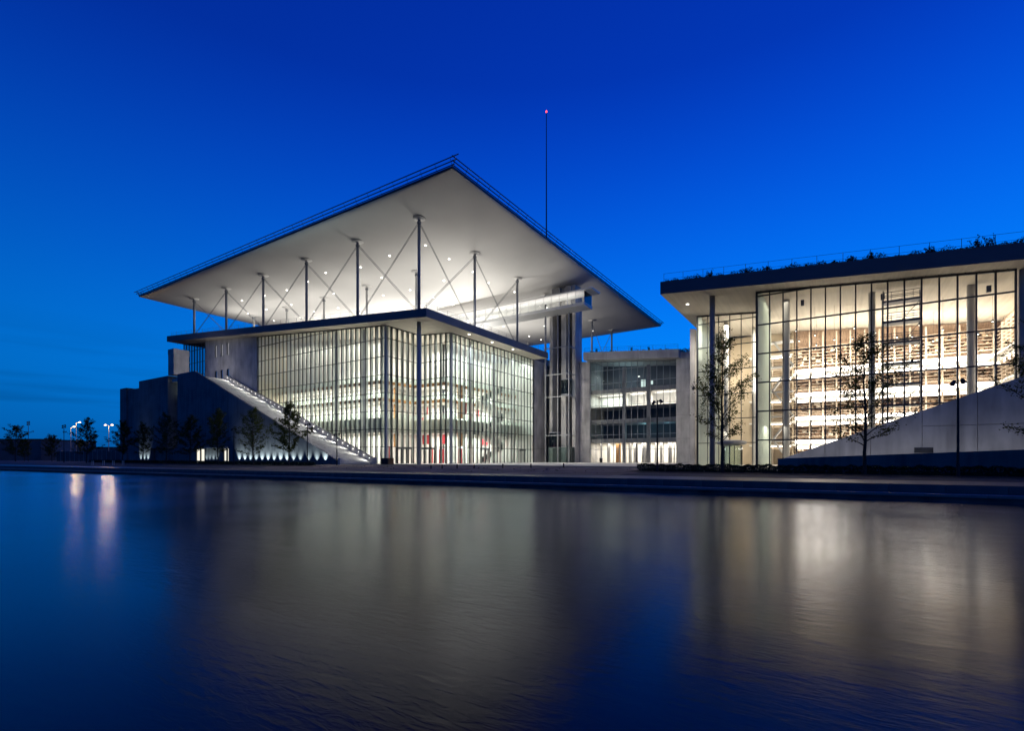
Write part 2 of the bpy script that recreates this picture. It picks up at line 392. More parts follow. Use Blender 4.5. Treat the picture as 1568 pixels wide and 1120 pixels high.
st2.build('far_step', 'step_stone', quay)
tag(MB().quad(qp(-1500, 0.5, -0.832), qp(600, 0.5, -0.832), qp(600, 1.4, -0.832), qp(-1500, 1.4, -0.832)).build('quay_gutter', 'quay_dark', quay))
lf = MB()
for s0, s1 in ((-1500, -70 * LS), (22 * LS, 600)):
    a = [qp(s0, 0, 0), qp(s1 - 0.02, 0, 0), qp(s1 - 0.02, 0.86, 0), qp(s0, 0.86, 0)]
    lf.hexa([(x, y, -0.95) for x, y, z in a] + [(x, y, -0.82) for x, y, z in a])
lf.build('far_coping', 'quay_stone', quay)
# walkway sheet along the quay, dirt of the building site, plaza paving
def sheet(name, mat, poly, dz, label, nx=1):
    mb = MB(); n = 24
    # poly given as two polylines (front, back) sampled together
    fr, bk = poly
    for i in range(len(fr) - 1):
        for k in range(6):
            def lerp(a, b, t): return (a[0] + (b[0] - a[0]) * t, a[1] + (b[1] - a[1]) * t)
            q = [lerp(fr[i], bk[i], k / 6), lerp(fr[i + 1], bk[i + 1], k / 6), lerp(fr[i + 1], bk[i + 1], (k + 1) / 6), lerp(fr[i], bk[i], (k + 1) / 6)]
            mb.quad(*[(x, y, zg(x, y) + dz) for x, y in q])
    return tag(mb.build(name, mat), label, kind='structure')
N = 60
fr = [qp(-170 + i * 4.2, 1.8, 0)[:2] for i in range(N + 1)]; bk = [qp(-170 + i * 4.2, 6.2, 0)[:2] for i in range(N + 1)]
sheet('quay_path', 'path_slate', (fr, bk), 0.006, 'dark slate path along the top of the quay')
rx = random.Random(3)
fr = []; bk = []
for i in range(33):
    x = -12 + i * 1.7
    fr.append((x, -23.6 + 0.066 * (x - 36.9) + rx.uniform(-0.9, 0.7))); bk.append((x, -8.5 + rx.uniform(-0.8, 0.8)))
sheet('dirt_ground', 'dirt', (fr, bk), 0.016, 'bare trampled dirt strip between plaza and quay')
fr = [(-11 + i * 1.9, -9.2 if i < 27 else -9.2) for i in range(29)]; bk = [(-11 + i * 1.9, 45.0) for i in range(29)]
sheet('plaza', 'plaza_paving', (fr, bk), 0.010, 'pale paved plaza between the glass buildings')
rr = random.Random(5)
rub = MB()
for i in range(170):
    x = rr.uniform(-8, 41); y = rr.gauss(-13.5, 3.2); r = rr.uniform(0.03, 0.13) * (1.6 if rr.random() < 0.08 else 1)
    z = zg(x, y) + 0.01
    rub.hexa([(x - r, y - r * .7, z - .05), (x + r, y - r, z - .05), (x + r * .8, y + r, z - .05), (x - r, y + r * .8, z - .05),
              (x - r * .5, y - r * .4, z + r * .6), (x + r * .5, y - r * .3, z + r * .5), (x + r * .3, y + r * .5, z + r * .4), (x - r * .4, y + r * .4, z + r * .7)])
tag(rub.build('rubble', 'dirt'), 'scattered stones and dirt clods on the bare strip', 'rubble', kind='stuff')

# ------------------------------------------------------------------ curtain wall builder
def curtain(parent, name, p0, p1, outn, top, bottom, rows, glassmat, mull='mullion_dark', n=None, fin=None, fin_d=0.38, label=None,
            mw=0.07, md=0.22, tw=0.05, skip=None, panes_out=None, wide=1.0, pane_rows=None):
    """glazed screen between plan points p0 and p1; outn points outwards; top/bottom are functions of (x, y)"""
    p0 = Vector((*p0, 0)); p1 = Vector((*p1, 0)); outn = Vector((*outn, 0)); d = (p1 - p0); Ln = d.length; d.normalize()
    n = n or max(1, round(Ln / MOD)); w = Ln / n
    root = bpy.data.objects.new(name, None); col.objects.link(root); root.parent = parent
    if label: root['label'] = label
    for i in range(n + 1):                                     # mullions
        c = p0 + d * (w * i); b = bottom(c.x, c.y); t = top(c.x, c.y)
        if t - b < 0.3: continue
        h = mw * wide / 2
        a = [c - d * h + outn * 0.10, c + d * h + outn * 0.10, c + d * h - outn * (md - 0.10), c - d * h - outn * (md - 0.10)]
        MB().hexa([(q.x, q.y, b) for q in a] + [(q.x, q.y, t) for q in a]).build('mullion', mull, root)
        if fin:
            a = [c - d * 0.015 - outn * (md - 0.09), c + d * 0.015 - outn * (md - 0.09), c + d * 0.015 - outn * (md + fin_d), c - d * 0.015 - outn * (md + fin_d)]
            MB().hexa([(q.x, q.y, b) for q in a] + [(q.x, q.y, t) for q in a]).build('glass_fin', fin, root)
    for z in rows:                                             # transoms, cut where the roof or the stair takes over
        ii = [i for i in range(n) if z < min(top((p0 + d * w * i).x, (p0 + d * w * i).y), top((p0 + d * w * (i + 1)).x, (p0 + d * w * (i + 1)).y)) - 0.05
              and z > max(bottom((p0 + d * w * i).x, (p0 + d * w * i).y), bottom((p0 + d * w * (i + 1)).x, (p0 + d * w * (i + 1)).y))]
        if not ii: continue
        a, b = p0 + d * (w * min(ii)), p0 + d * (w * (max(ii) + 1))
        q = [a + outn * 0.085, b + outn * 0.085, b - outn * 0.06, a - outn * 0.06]
        MB().hexa([(k.x, k.y, z - tw) for k in q] + [(k.x, k.y, z + tw) for k in q]).build('transom', mull, root)
    # head and sill members
    a, b = p0, p1
    q = [a + outn * 0.092, b + outn * 0.092, b - outn * 0.1, a - outn * 0.1]
    MB().hexa([(k.x, k.y, top(k.x, k.y) - 0.16) for k in q] + [(k.x, k.y, top(k.x, k.y) - 0.01) for k in q]).build('head_rail', mull, root)
    # panes
    zz = [-1e9] + list(pane_rows or rows) + [1e9]
    for i in range(n):
        a = p0 + d * (w * i + mw * 0.5); b = p0 + d * (w * (i + 1) - mw * 0.5)
        for k in range(len(zz) - 1):
            z00 = max(bottom(a.x, a.y), zz[k] + 0.02); z01 = max(bottom(b.x, b.y), zz[k] + 0.02)
            z10 = min(top(a.x, a.y), zz[k + 1] - 0.02); z11 = min(top(b.x, b.y), zz[k + 1] - 0.02)
            if z10 - z00 < 0.05 and z11 - z01 < 0.05: continue
            z10 = max(z10, z00 + 0.001); z11 = max(z11, z01 + 0.001)
            jit = outn * random.uniform(-0.010, 0.010)
            pts = [(*(a + jit).xy, z00), (*(b - jit).xy, z01), (*(b - jit).xy, z11), (*(a + jit).xy, z10)]
            if panes_out is not None: panes_out.append((px_size(pts[0], w, z10 - z00), pts, root))
            else: MB().quad(*pts).build('pane', glassmat, root)
    return root
def flush_panes(panes, glassmat, most=290):
    panes.sort(key=lambda a: -a[0])
    for s, pts, root in panes[:most]: MB().quad(*pts).build('pane', glassmat, root)
    rest = {}
    for s, pts, root in panes[most:]: rest.setdefault(root, MB()).quad(*pts)
    for root, mb in rest.items(): tag(mb.build('pane', glassmat, root), kind='stuff')

# ------------------------------------------------------------------ opera house
opera = empty('opera_house', (0, 0, 0), 'tall glass fronted opera house with sloping roof slab beneath the big white canopy', 'building')
SL = [(3.9, -2.5), (3.9, 36.6), (-1.0, 36.6), (-1.0, 86), (-83.5, 86), (-83.5, -2.5)]
def slab_part(name, x0, x1, y0, y1, parent, mat_f='fascia_metal', mat_s='board_concrete', th=1.36, lift=0.26):
    """roof slab: fascia body with a soffit sheet just inside the edge"""
    def zb(x, y): return zf(x)
    MB().prism_xy([(x0, y0), (x1, y0), (x1, y1), (x0, y1)], lambda x, y: zf(x), lambda x, y: zf(x) + th).build(name, mat_f, parent)
    e = 0.012
    MB().quad((x0 + e, y0 + e, zf(x0) - e), (x0 + e, y1 - e, zf(x0) - e), (x1 - e, y1 - e, zf(x1) - e), (x1 - e, y0 + e, zf(x1) - e)).build('soffit', mat_s, parent)
slab_part('roof_slab', -83.5, 3.9, -2.5, 36.6, opera)
slab_part('roof_slab', -83.5, -1.0, 36.62, 86, opera)
# drip groove under fascia
STX0, STZ = -10.4, 0.386                    # foot of the great stair and its slope
def stair_z(x): return max(0.0, (STX0 - x) * STZ)
topf = lambda x, y: zf(x) - 0.03
ground0 = lambda x, y: 0.02
front_bottom = lambda x, y: 0.02 if x > STX0 else stair_z(x) + 0.2
P = []
curtain(opera, 'curtain_wall', (-47.0, 0), (-7.7, 0), (0, -1), topf, front_bottom, ROWS, 'glass_clear', n=30, fin='glass_fin', panes_out=P, label='glass screen above the great stair')
curtain(opera, 'curtain_wall', (-7.7, 0.06), (-7.7, 8.04), (1, 0), topf, ground0, ROWS, 'glass_clear', n=6, fin='glass_fin', panes_out=P, label='glass screen at the inner corner behind the tall column')
curtain(opera, 'curtain_wall', (-7.64, 8.1), (-0.06, 8.1), (0, -1), topf, ground0, ROWS, 'glass_clear', n=6, fin='glass_fin', panes_out=P, label='glass screen facing the tall corner column')
curtain(opera, 'curtain_wall', (0, 8.16), (0, 36.9), (1, 0), topf, ground0, ROWS, 'glass_clear', n=22, fin='glass_fin', panes_out=P, label='glass screen along the plaza')
flush_panes(P, 'glass_clear')
# tall corner posts of the glazing
for x, y in ((-7.7, 0.0), (0.0, 8.1)):
    MB().box(x - 0.16, x + 0.16, y - 0.16, y + 0.16, 0, zf(x) - 0.02).build('corner_post', 'steel_grey', opera)
# columns
MB().lathe((0, 0, 0), [(0.36, 0), (0.36, zf(0) - 0.02)], 20).build('column', 'column_paint', opera, True)
for x in (-15.3, -22.9, -30.5, -38.1):
    MB().tube((x, 1.5, 0), (x, 1.5, zf(x)), 0.33, n=14).build('column', 'steel_grey', opera, True)
for y in (15.7, 23.3, 30.9):
    MB().tube((-1.5, y, 0), (-1.5, y, zf(0)), 0.33, n=14).build('column', 'steel_grey', opera, True)
# solid wall left of the glazing with six small windows, then dark blue glazing
wy = 0.0
wins = []
for pxx in (-64.3, -61.65, -59.0):
    wins.append((pxx - 0.5, pxx + 0.5, 24.5, 27.4)); wins.append((pxx - 0.5, pxx + 0.5, 19.1, 21.4))
xs = sorted(set([-69.1, -47.15] + [w[0] for w in wins] + [w[1] for w in wins])); wallmb = MB()
for a, b in zip(xs, xs[1:]):
    holes = sorted([(w[2], w[3]) for w in wins if w[0] <= a + 1e-6 and w[1] >= b - 1e-6])
    z = 0.0
    for h0, h1 in holes: wallmb.box(a, b, -0.2, 0.2, z, h0); z = h1
    wallmb.hexa([(a, -0.2, z), (b, -0.2, z), (b, 0.2, z), (a, 0.2, z), (a, -0.2, zf(a) - 0.02), (b, -0.2, zf(b) - 0.02), (b, 0.2, zf(b) - 0.02), (a, 0.2, zf(a) - 0.02)])
wallmb.build('concrete_wall', 'concrete', opera)
for k, (a, b, z0, z1) in enumerate(wins):
    w = B('window', 'mullion_dark', opera, (a, a + 0.07, -0.12, 0.1, z0, z1), (b - 0.07, b, -0.12, 0.1, z0, z1), (a + 0.07, b - 0.07, -0.12, 0.1, z0, z0 + 0.07), (a + 0.07, b - 0.07, -0.12, 0.1, z1 - 0.07, z1))
    MB().quad((a, 0.05, z0), (b, 0.05, z0), (b, 0.05, z1), (a, 0.05, z1)).build('blind' if k % 2 == 0 else 'pane', 'lit_blind' if k % 2 == 0 else 'glass_blue', w)
curtain(opera, 'curtain_wall', (-83.0, 1.2), (-69.3, 1.2), (0, -1), topf, lambda x, y: 14.0, ROWS, 'glass_blue', n=10, label='dark blue glass screen beside the concrete wall', wide=2.0)
# pier at the end of the plaza front
B('concrete_pier', 'concrete', opera, (-3.0, 0.02, 36.95, 42.0, 0, zf(0) - 0.02))
MB().box(-2.6, 0.035, 36.96, 41.98, 3.1, 3.14).build('panel_joint', 'quay_dark', opera)
# interior: inner wall, balconies, floor
inner = [(-47, 8.0), (-18, 8.0), (-16.5, 16.5), (-9, 16.5), (-9, 36.9)]
for (a, b) in zip(inner, inner[1:]):
    d = (Vector(b) - Vector(a)).normalized(); n2 = Vector((-d.y, d.x)) * 0.3
    q = [Vector(a), Vector(b), Vector(b) + n2, Vector(a) + n2]
    MB().prism_xy([tuple(k) for k in q], 0.0, lambda x, y: zf(x) - 0.03).build('inner_wall', 'wall_white', opera)
MB().box(-47.4, -47.05, 0.25, 8.0, 0, zf(-47) - 0.03).build('inner_wall', 'wall_warm', opera)
MB().box(-47, 0, 0.2, 37, 0.012, 0.018).build('foyer_floor', 'floor_stone', opera)
outer = [(-47, 3.6), (-13.0, 3.6), (-12.2, 11.6), (-4.4, 11.6), (-4.4, 36.9)]
for lv, (z0, z1, m_) in enumerate(((6.0, 8.3, 'olive_band'), (11.7, 12.15, 'wood'), (14.9, 15.35, 'wood'))):
    ob = outer if lv else [(-47, 2.6), (-11.6, 2.6), (-11.2, 10.6), (-3.2, 10.6), (-3.2, 36.9)]
    poly = inner + ob[::-1]
    for i in range(4):
        quad = [inner[i], inner[i + 1], ob[i + 1], ob[i]]
        MB().prism_xy([tuple(q) for q in quad][::-1], z0 if lv else 5.7, z0 + 0.42 if lv else 6.1).build('balcony_slab', 'wall_white', opera)
        a, b = Vector(ob[i]), Vector(ob[i + 1]); d = (b - a).normalized(); nn = Vector((d.y, -d.x))
        MB().prism_xy([tuple(a + nn * .02), tuple(b + nn * .02), tuple(b + nn * 0.10), tuple(a + nn * 0.10)], z0 - 0.15, z1).build('balcony_front', m_, opera)
        MB().quad((*(a + nn * .06), z1), (*(b + nn * .06), z1), (*(b + nn * .06), z1 + 1.0), (*(a + nn * .06), z1 + 1.0)).build('balustrade', 'glass_rail', opera)
MB().box(-9, -0.1, 36.6, 36.9, 0, zf(0) - 0.03).build('inner_wall', 'wall_white', opera)
for x0, x1, y0, y1 in ((-82, -9.5, 17.2, 43.0), (-82, -3.0, 43.02, 85.0)):
    MB().prism_xy([(x0, y0), (x1, y0), (x1, y1), (x0, y1)], 0.0, lambda x, y: zf(x) - 0.04).build('rear_block', 'concrete', opera)
# red doors and red wall panels, seen through the glass
def red(x, y, z0, z1, w, axis='x', t=0.1):
    if axis == 'x': B('red_door', 'red_paint', opera, (x - w / 2, x + w / 2, y - t, y, z0, z1))
    else: B('red_door', 'red_paint', opera, (x, x + t, y - w / 2, y + w / 2, z0, z1))
for x, y, z0, z1, w, ax in ((-13.5, 5.9, 0, 3.2, 1.1, 'x'), (-8.4, 12.2, 0, 2.7, 0.9, 'x'), (-5.6, 12.0, 0, 2.7, 1.2, 'x'), (-1.6, 12.6, 0, 2.8, 1.1, 'x'),
                           (-9.6, 12.0, 3.7, 5.5, 1.7, 'x'), (-5.2, 12.2, 3.7, 5.5, 1.8, 'x'), (-14.6, 9.0, 7.0, 9.2, 1.2, 'x'), (-10.6, 11.9, 6.9, 8.9, 0.9, 'x'),
                           (-9.4, 11.8, 9.4, 10.8, 1.0, 'x'), (-1.4, 13.6, 9.2, 11.2, 1.2, 'x'), (-8.8, 30.2, 4.0, 7.0, 2.6, 'y'), (-8.8, 27.6, 10.2, 12.6, 0.8, 'y')):
    red(x, y, z0, z1, w, ax)
# wood lined portal near the inner corner
for z0, z1 in ((3.2, 5.7), (8.4, 11.5), (12.2, 14.7)):
    MB().box(-2.6, -1.4, 13.0, 13.4, z0, z1).build('wood_panel', 'wood', opera)
    MB().box(-14.9, -14.2, 8.6, 8.9, z0, z1).build('wood_panel', 'wood', opera)
# white stair inside the plaza front
for k in range(5):
    z0 = k * 3.1; y0, y1 = (20.5, 28.5) if k % 2 == 0 else (28.5, 20.5)
    mb = MB(); ns = 16
    for i in range(ns):
        ya = y0 + (y1 - y0) * i / ns; yb_ = y0 + (y1 - y0) * (i + 1) / ns; za = z0 + 3.1 * (i + 1) / ns
        mb.box(-4.2, -2.6, min(ya, yb_), max(ya, yb_), za - 0.35, za)
    fl = mb.build('stair_flight', 'wall_white', opera)
    MB().hexa([(-2.58, y0, z0), (-2.5, y0, z0), (-2.5, y1, z0 + 3.1), (-2.58, y1, z0 + 3.1), (-2.58, y0, z0 + 1.05), (-2.5, y0, z0 + 1.05), (-2.5, y1, z0 + 4.15), (-2.58, y1, z0 + 4.15)]).build('stair_balustrade', 'glass_rail', fl)
# vestibule doors at the foot of the glass
def vestibule(x, y, ax, parent, w=2.6, h=2.6, dep=1.1):
    t = 0.09; mb = MB()
    for a in (-w / 2, w / 2 - t, -t / 2):
        for q in (0.0, dep):
            if ax == 'x': mb.box(x + a, x + a + t, y - q - t, y - q, 0.02, h)
            else: mb.box(x + q, x + q + t, y + a, y + a + t, 0.02, h)
    if ax == 'x': mb.box(x - w / 2 - .06, x + w / 2 + .06, y - dep - .12, y - 0.06, h, h + 0.24)
    else: mb.box(x + 0.06, x + dep + .12, y - w / 2 - .06, y + w / 2 + .06, h, h + 0.24)
    return mb.build('entrance_door', 'mullion_dark', parent)
vestibule(-7.45, 3.4, 'y', opera); vestibule(-5.0, 7.85, 'x', opera); vestibule(0.25, 17.5, 'y', opera, 2.3, 2.6, 0.3); vestibule(0.25, 31.3, 'y', opera, 2.0, 2.6, 0.3)
# soffit downlights along the plaza edge
for y in (10.2, 17.3, 24.6):
    MB().lathe((2.4, y, zf(2.4) - 0.06), [(0.20, 0), (0.20, 0.05)], 12).build('downlight', 'lamp_white', opera)
    spot('downlight_lamp', (2.4, y, zf(2.4) - 0.2), (9.0, y + 8, 0), 5200, 150, (1, 0.95, 0.86), 0.8, 0.15, opera)
# parapet railing of the terrace
def railing(parent, pts, z, mat='rail_dark', step=2.6, h=1.05, wires=(0.35, 0.7, 1.03), r=0.022):
    for (a, b) in zip(pts, pts[1:]):
        a = Vector(a); b = Vector(b); d = b - a; n = max(1, round(d.length / step))
        rail = MB()
        for wz in wires:
            rail.tube((a.x, a.y, z(a.x) + wz), (b.x, b.y, z(b.x) + wz), r * 0.8, n=5)
        ro = rail.build('railing', mat, parent)
        for i in range(n + 1):
            p = a + d * (i / n); MB().tube((p.x, p.y, z(p.x)), (p.x, p.y, z(p.x) + h), r * 1.2, n=5).build('post', mat, ro)
railing(opera, [(-83, -1.7), (3.2, -1.7), (3.2, 36)], lambda x: zf(x) + 1.36, 'steel_grey')
# lamps in the foyers
oc = (1.0, 0.97, 0.90); oc2 = (0.95, 1.0, 0.97)
for x in (-42, -34, -26, -18):
    for z, p in ((5.6, 260), (11.4, 300), (14.7, 300)):
        area('foyer_lamp', (x, 5.6, z), 6.0, p * 4.2, oc, sizey=2.2, parent=opera)
    area('foyer_lamp', (x, 5.8, 22.5 + (-x) * 0.083), 6.0, 480, oc, sizey=2.0, parent=opera)
for x, y in ((-10.5, 13.5), (-5.8, 14.0)):
    for z, p in ((5.6, 150), (11.4, 190), (14.7, 190), (22.8, 170)):
        area('foyer_lamp', (x, y, z), 3.0, p * 4.4, oc, sizey=2.0, parent=opera)
for y in (18.5, 25, 31.5):
    for z, p in ((5.6, 230), (11.4, 250), (14.7, 250), (22.8, 150)):
        area('foyer_lamp', (-6.8, y, z), 2.6, p * 4.4, oc2, sizey=5.0, parent=opera)
for y in (14, 22, 30, 34.5): area('foyer_lamp', (-1.9, y, 22.5), 1.0, 620, oc2, sizey=5.0, parent=opera)
for x, y, sx_, sy_ in ((-10.2, 3.4, 3.0, 2.0), (-4.2, 10.2, 5.0, 1.6)):
    for z in (5.5, 11.3, 14.6, 23.0): area('foyer_lamp', (x, y, z), sx_, 310, oc, sizey=sy_, parent=opera)  # extra lamps added near the glass to brighten the corner
for x in (-12, -18, -24, -30): area('wall_washer', (x, 6.4 if x < -17 else 9.5, 15.7), 5.0, 420 if x > -28 else 200, (1, 0.97, 0.9), down=False, sizey=1.0, parent=opera)
for y in (14, 19, 24): area('wall_washer', (-6.4, y, 15.7), 1.2, 300, (1, 0.98, 0.95), down=False, sizey=4.0, parent=opera)
# linear lamps on the balcony soffits
for z in (11.62, 14.82):
    B('linear_lamp', 'strip_white', opera, (-46, -18.6, 6.9, 7.1, z - 0.08, z - 0.01)); B('linear_lamp', 'strip_white', opera, (-8.0, -7.8, 17.0, 36.5, z - 0.08, z - 0.01))

# ------------------------------------------------------------------ canopy
CX0, CX1, CY0, CY1 = -88.7, 12.5, -6.5, 92.1
def canopy_bottom(x, y):
    u = abs(2 * (x - CX0) / (CX1 - CX0) - 1); v = abs(2 * (y - CY0) / (CY1 - CY0) - 1)
    return 41.32 - 2.3 * math.sqrt(max(0, (1 - u ** 3) * (1 - v ** 3)))
canopy = empty('canopy_roof', (-38, 43, 0), 'huge flat white square canopy carried on slim columns above the opera house', 'canopy')
cmat = Matrix.Translation((38, -43, 0))
mb = MB(); NG = 56
for k, (zfun) in enumerate((canopy_bottom, lambda x, y: 41.62 + (41.32 - canopy_bottom(x, y)) * 0.9)):
    n0 = len(mb.v)
    for i in range(NG + 1):
        for j in range(NG + 1):
            a = 0.5 - 0.5 * math.cos(math.pi * i / NG); b = 0.5 - 0.5 * math.cos(math.pi * j / NG)
            x = CX0 + (CX1 - CX0) * a; y = CY0 + (CY1 - CY0) * b; mb.v.append((x, y, zfun(x, y)))
    for i in range(NG):
        for j in range(NG):
            q = (n0 + i * (NG + 1) + j, n0 + (i + 1) * (NG + 1) + j, n0 + (i + 1) * (NG + 1) + j + 1, n0 + i * (NG + 1) + j + 1)
            mb.f.append(q if k else q[::-1])
NN = (NG + 1) ** 2
ring = [i * (NG + 1) for i in range(NG + 1)] + [NG * (NG + 1) + j for j in range(1, NG + 1)] + [i * (NG + 1) + NG for i in range(NG - 1, -1, -1)] + [j for j in range(NG - 1, 0, -1)]
for a, b in zip(ring, ring[1:] + ring[:1]): mb.f.append((a, b, NN + b, NN + a))
def cbuild(mb, name, mat, parent=canopy, smooth=False):
    o = mb.build(name, mat, parent, smooth)
    if parent is canopy: o.location = (38, -43, 0)
    return o
sh = cbuild(mb, 'canopy_shell', 'canopy_white', smooth=True)
for p in sh.data.polygons[-len(ring):]: p.use_smooth = False
for dz, off, ext in ((0.42, 0.10, 0.3), (0.80, 0.32, 0.55), (1.22, 0.55, 0.95)):
    x0, x1, y0, y1 = CX0 - off, CX1 + off, CY0 - off, CY1 + off; z = 41.32 + dz
    for a, b in (((x0 - ext, y0, z), (x1 + ext, y0, z)), ((x1, y0 - ext * 0.2, z), (x1, y1 + ext, z)), ((x0, y0, z), (x0, y1, z)), ((x0, y1, z), (x1, y1, z))):
        cbuild(MB().tube(a, b, 0.075, n=6), 'edge_rail', 'rail_dark')
for i in range(37):
    t = i / 36
    for a in ((CX0 + (CX1 - CX0) * t, CY0 + 0.05, 0, -1), (CX1 - 0.05, CY0 + (CY1 - CY0) * t, 1, 0)):
        cbuild(MB().tube((a[0], a[1], 41.45), (a[0] + a[2] * 0.6, a[1] + a[3] * 0.6, 42.54), 0.03, n=5), 'rail_bracket', 'rail_dark')
cbuild(MB().box(CX0 - 0.03, CX1 + 0.03, CY0 - 0.03, CY0 - 0.005, 41.30, 41.66), 'edge_trim', 'rail_dark')
cbuild(MB().box(CX1 + 0.005, CX1 + 0.03, CY0 - 0.004, CY1 + 0.03, 41.30, 41.66), 'edge_trim', 'rail_dark')
GX = [0, -15, -30, -45, -60, -75]; GY = [0, 15, 30, 42.4, 55.7, 69.1, 83.9]
pts = [(x, 0) for x in GX] + [(x, 15) for x in GX] + [(0, y) for y in GY[2:]] + [(-75, y) for y in GY[2:]] + [(x, 83.9) for x in GX[1:-1]]
for x, y in pts:
    zb = zf(x) + 1.3 if x > -84 else 30
    if x == 0 and y > 37: zb = 0.0 if y < 45 else 20.0
    zt = canopy_bottom(x, y)
    c = cbuild(MB().tube((x, y, zb), (x, y, zt - 0.2), 0.25, n=12), 'column', 'steel_grey' if y == 0 or x == 0 else 'steel_white', smooth=True)
    MB().lathe((x, y, zt - 0.30), [(0.26, 0), (0.29, 0.12), (0.38, 0.20), (1.05, 0.22), (1.06, 0.245), (0.5, 0.26), (0.4, 0.55)], 28).build('capital', 'canopy_white', c, True)
    MB().lathe((x, y, zt - 0.95), [(0.27, 0), (0.36, 0.08), (0.36, 0.36), (0.27, 0.44)], 12).build('collar', 'steel_grey', c)
def cable(a, b):
    a = Vector(a); b = Vector(b); d = (b - a).normalized(); s = d.cross(Vector((0, 0, 1))).normalized() * 0.0
    up = d.cross(Vector((d.y, -d.x, 0)).normalized()) * 0.11
    for sg in (-1, 1): cbuild(MB().tube(a + up * sg, b + up * sg, 0.038, n=5), 'cable', 'cable')
for i in range(5):
    x0, x1 = GX[i], GX[i + 1]
    t0, t1 = canopy_bottom(x0, 0) - 0.9, canopy_bottom(x1, 0) - 0.9
    cable((x0 - 0.3, 0, t0), (x1 + 0.3, 0, zf(x1) + 1.7)); cable((x1 + 0.3, 0, t1), (x0 - 0.3, 0, zf(x0) + 1.7))
for i in range(2):
    y0, y1 = GY[i], GY[i + 1]
    t0, t1 = canopy_bottom(0, y0) - 0.9, canopy_bottom(0, y1) - 0.9
    cable((0, y0 + 0.3, t0), (0, y1 - 0.3, zf(0) + 1.7)); cable((0, y1 - 0.3, t1), (0, y0 + 0.3, zf(0) + 1.7))
cable((0, GY[5] + .3, canopy_bottom(0, GY[5]) - .9), (0, GY[6] - .3, 24.6)); cable((0, GY[6] - .3, canopy_bottom(0, GY[6]) - .9), (0, GY[5] + .3, 24.6))
dl = MB().lathe((0, 0, -0.05), [(0.17, 0), (0.17, 0.06)], 10); dme = dl.mesh('downlight'); dme.materials.append(M['lamp_white'])
rd = random.Random(11)
for i in range(9):
    for j in range(11):
        x = -5.5 - i * 8.6; y = 6.5 + j * 7.4
        if rd.random() < 0.08: continue
        x += rd.uniform(-1, 1); y += rd.uniform(-1, 1)
        link('downlight', dme, canopy, loc=(x + 38, y - 43, canopy_bottom(x, y) - 0.02))
# uplights standing on the terrace; the front row is added to even the canopy brightness
up = MB().lathe((0, 0, 0), [(0.5, 0), (0.55, 0.35), (0.45, 0.4)], 12).mesh('terrace_uplight'); up.materials.append(M['steel_grey'])
UL = [(-8, 50, 500), (-16, 66, 380), (-18, 34, 1300), (-26, 50, 2000), (-36, 32, 1700), (-42, 52, 1700), (-52, 32, 1250), (-64, 30, 1150), (-73, 40, 800), (-8, 26, 700), (-14, 14, 360), (-30, 13, 360), (-46, 13, 380), (-60, 12, 380), (-74, 12, 380), (-2, 12, 260)]
for k, (x, y, p) in enumerate(UL):
    z = zf(x) + 1.37
    o = link('terrace_uplight', up, opera, loc=(x, y, z))
    area('terrace_uplight_lamp', (0, 0, 0.45), 3.0, p * 2.1, (1.0, 0.97, 0.90), down=False, parent=o)

# ------------------------------------------------------------------ mast
mast = empty('mast', (-1.3, 45.2, 43.5), 'slim dark mast with a red beacon rising above the canopy edge', 'mast')
MB().tube((0, 0, -1.2), (0, 0, 41.0), 0.20, 0.09, 8).build('pole', 'rail_dark', mast)
MB().lathe((0, 0, 41.0), [(0.10, 0), (0.16, 0.1), (0.16, 0.35), (0.08, 0.5)], 10).build('beacon', 'beacon_red', mast)

# ------------------------------------------------------------------ great outdoor stair beside the opera front
stair = empty('great_staircase', (-34, -4, 0), 'long straight outdoor stair climbing beside the glass opera front behind a dark wall', 'staircase')
SOFF = Vector((34, 4, 0))
def sbuild(mb, name, mat, parent=None, smooth=False):
    o = mb.build(name, mat, parent or stair, smooth)
    if parent is None: o.location = SOFF
    return o
mb = MB(); run = 0.42; nst = 117
k = 0; x = STX0; z = 0.0
treads = []
for i in range(nst):
    z1 = (i + 1) * run * STZ
    x1 = STX0 - (i + 1) * run
    mb.box(x1, STX0 - i * run, -7.38, -0.62, max(0, z1 - 0.9), z1)
tag(sbuild(mb, 'steps', 'concrete_fine'), kind='stuff')
xe = STX0 - nst * run
B('landing', 'concrete_fine', stair, (-69.0, xe, -7.38, -0.25, 18.2, nst * run * STZ)).location = SOFF
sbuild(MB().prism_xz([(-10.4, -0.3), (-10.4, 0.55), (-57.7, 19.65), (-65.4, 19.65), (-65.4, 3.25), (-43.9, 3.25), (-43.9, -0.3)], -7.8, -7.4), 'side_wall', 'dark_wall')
# coping along the sloping wall and inner parapet with lights
def slope_box(mb, xa, xb, y0, y1, dz0, dz1):
    mb.hexa([(xb, y0, stair_z(xb) + dz0), (xa, y0, stair_z(xa) + dz0), (xa, y1, stair_z(xa) + dz0), (xb, y1, stair_z(xb) + dz0),
             (xb, y0, stair_z(xb) + dz1), (xa, y0, stair_z(xa) + dz1), (xa, y1, stair_z(xa) + dz1), (xb, y1, stair_z(xb) + dz1)]); return mb
sbuild(slope_box(MB(), -10.4, -59.5, -0.6, -0.3, -0.6, 1.15), 'parapet', 'concrete_fine')
sbuild(MB().box(-10.4, -9.6, -0.6, -0.3, 0, 1.15), 'parapet', 'concrete_fine')
sbuild(slope_box(MB(), -10.4, -58.5, -0.72, -0.60, 1.16, 1.22), 'handrail', 'rail_dark')
lme = MB().lathe((0, 0, 0), [(0.07, 0), (0.07, 0.04)], 10).mesh('stair_lamp'); lme.materials.append(M['lamp_soft'])
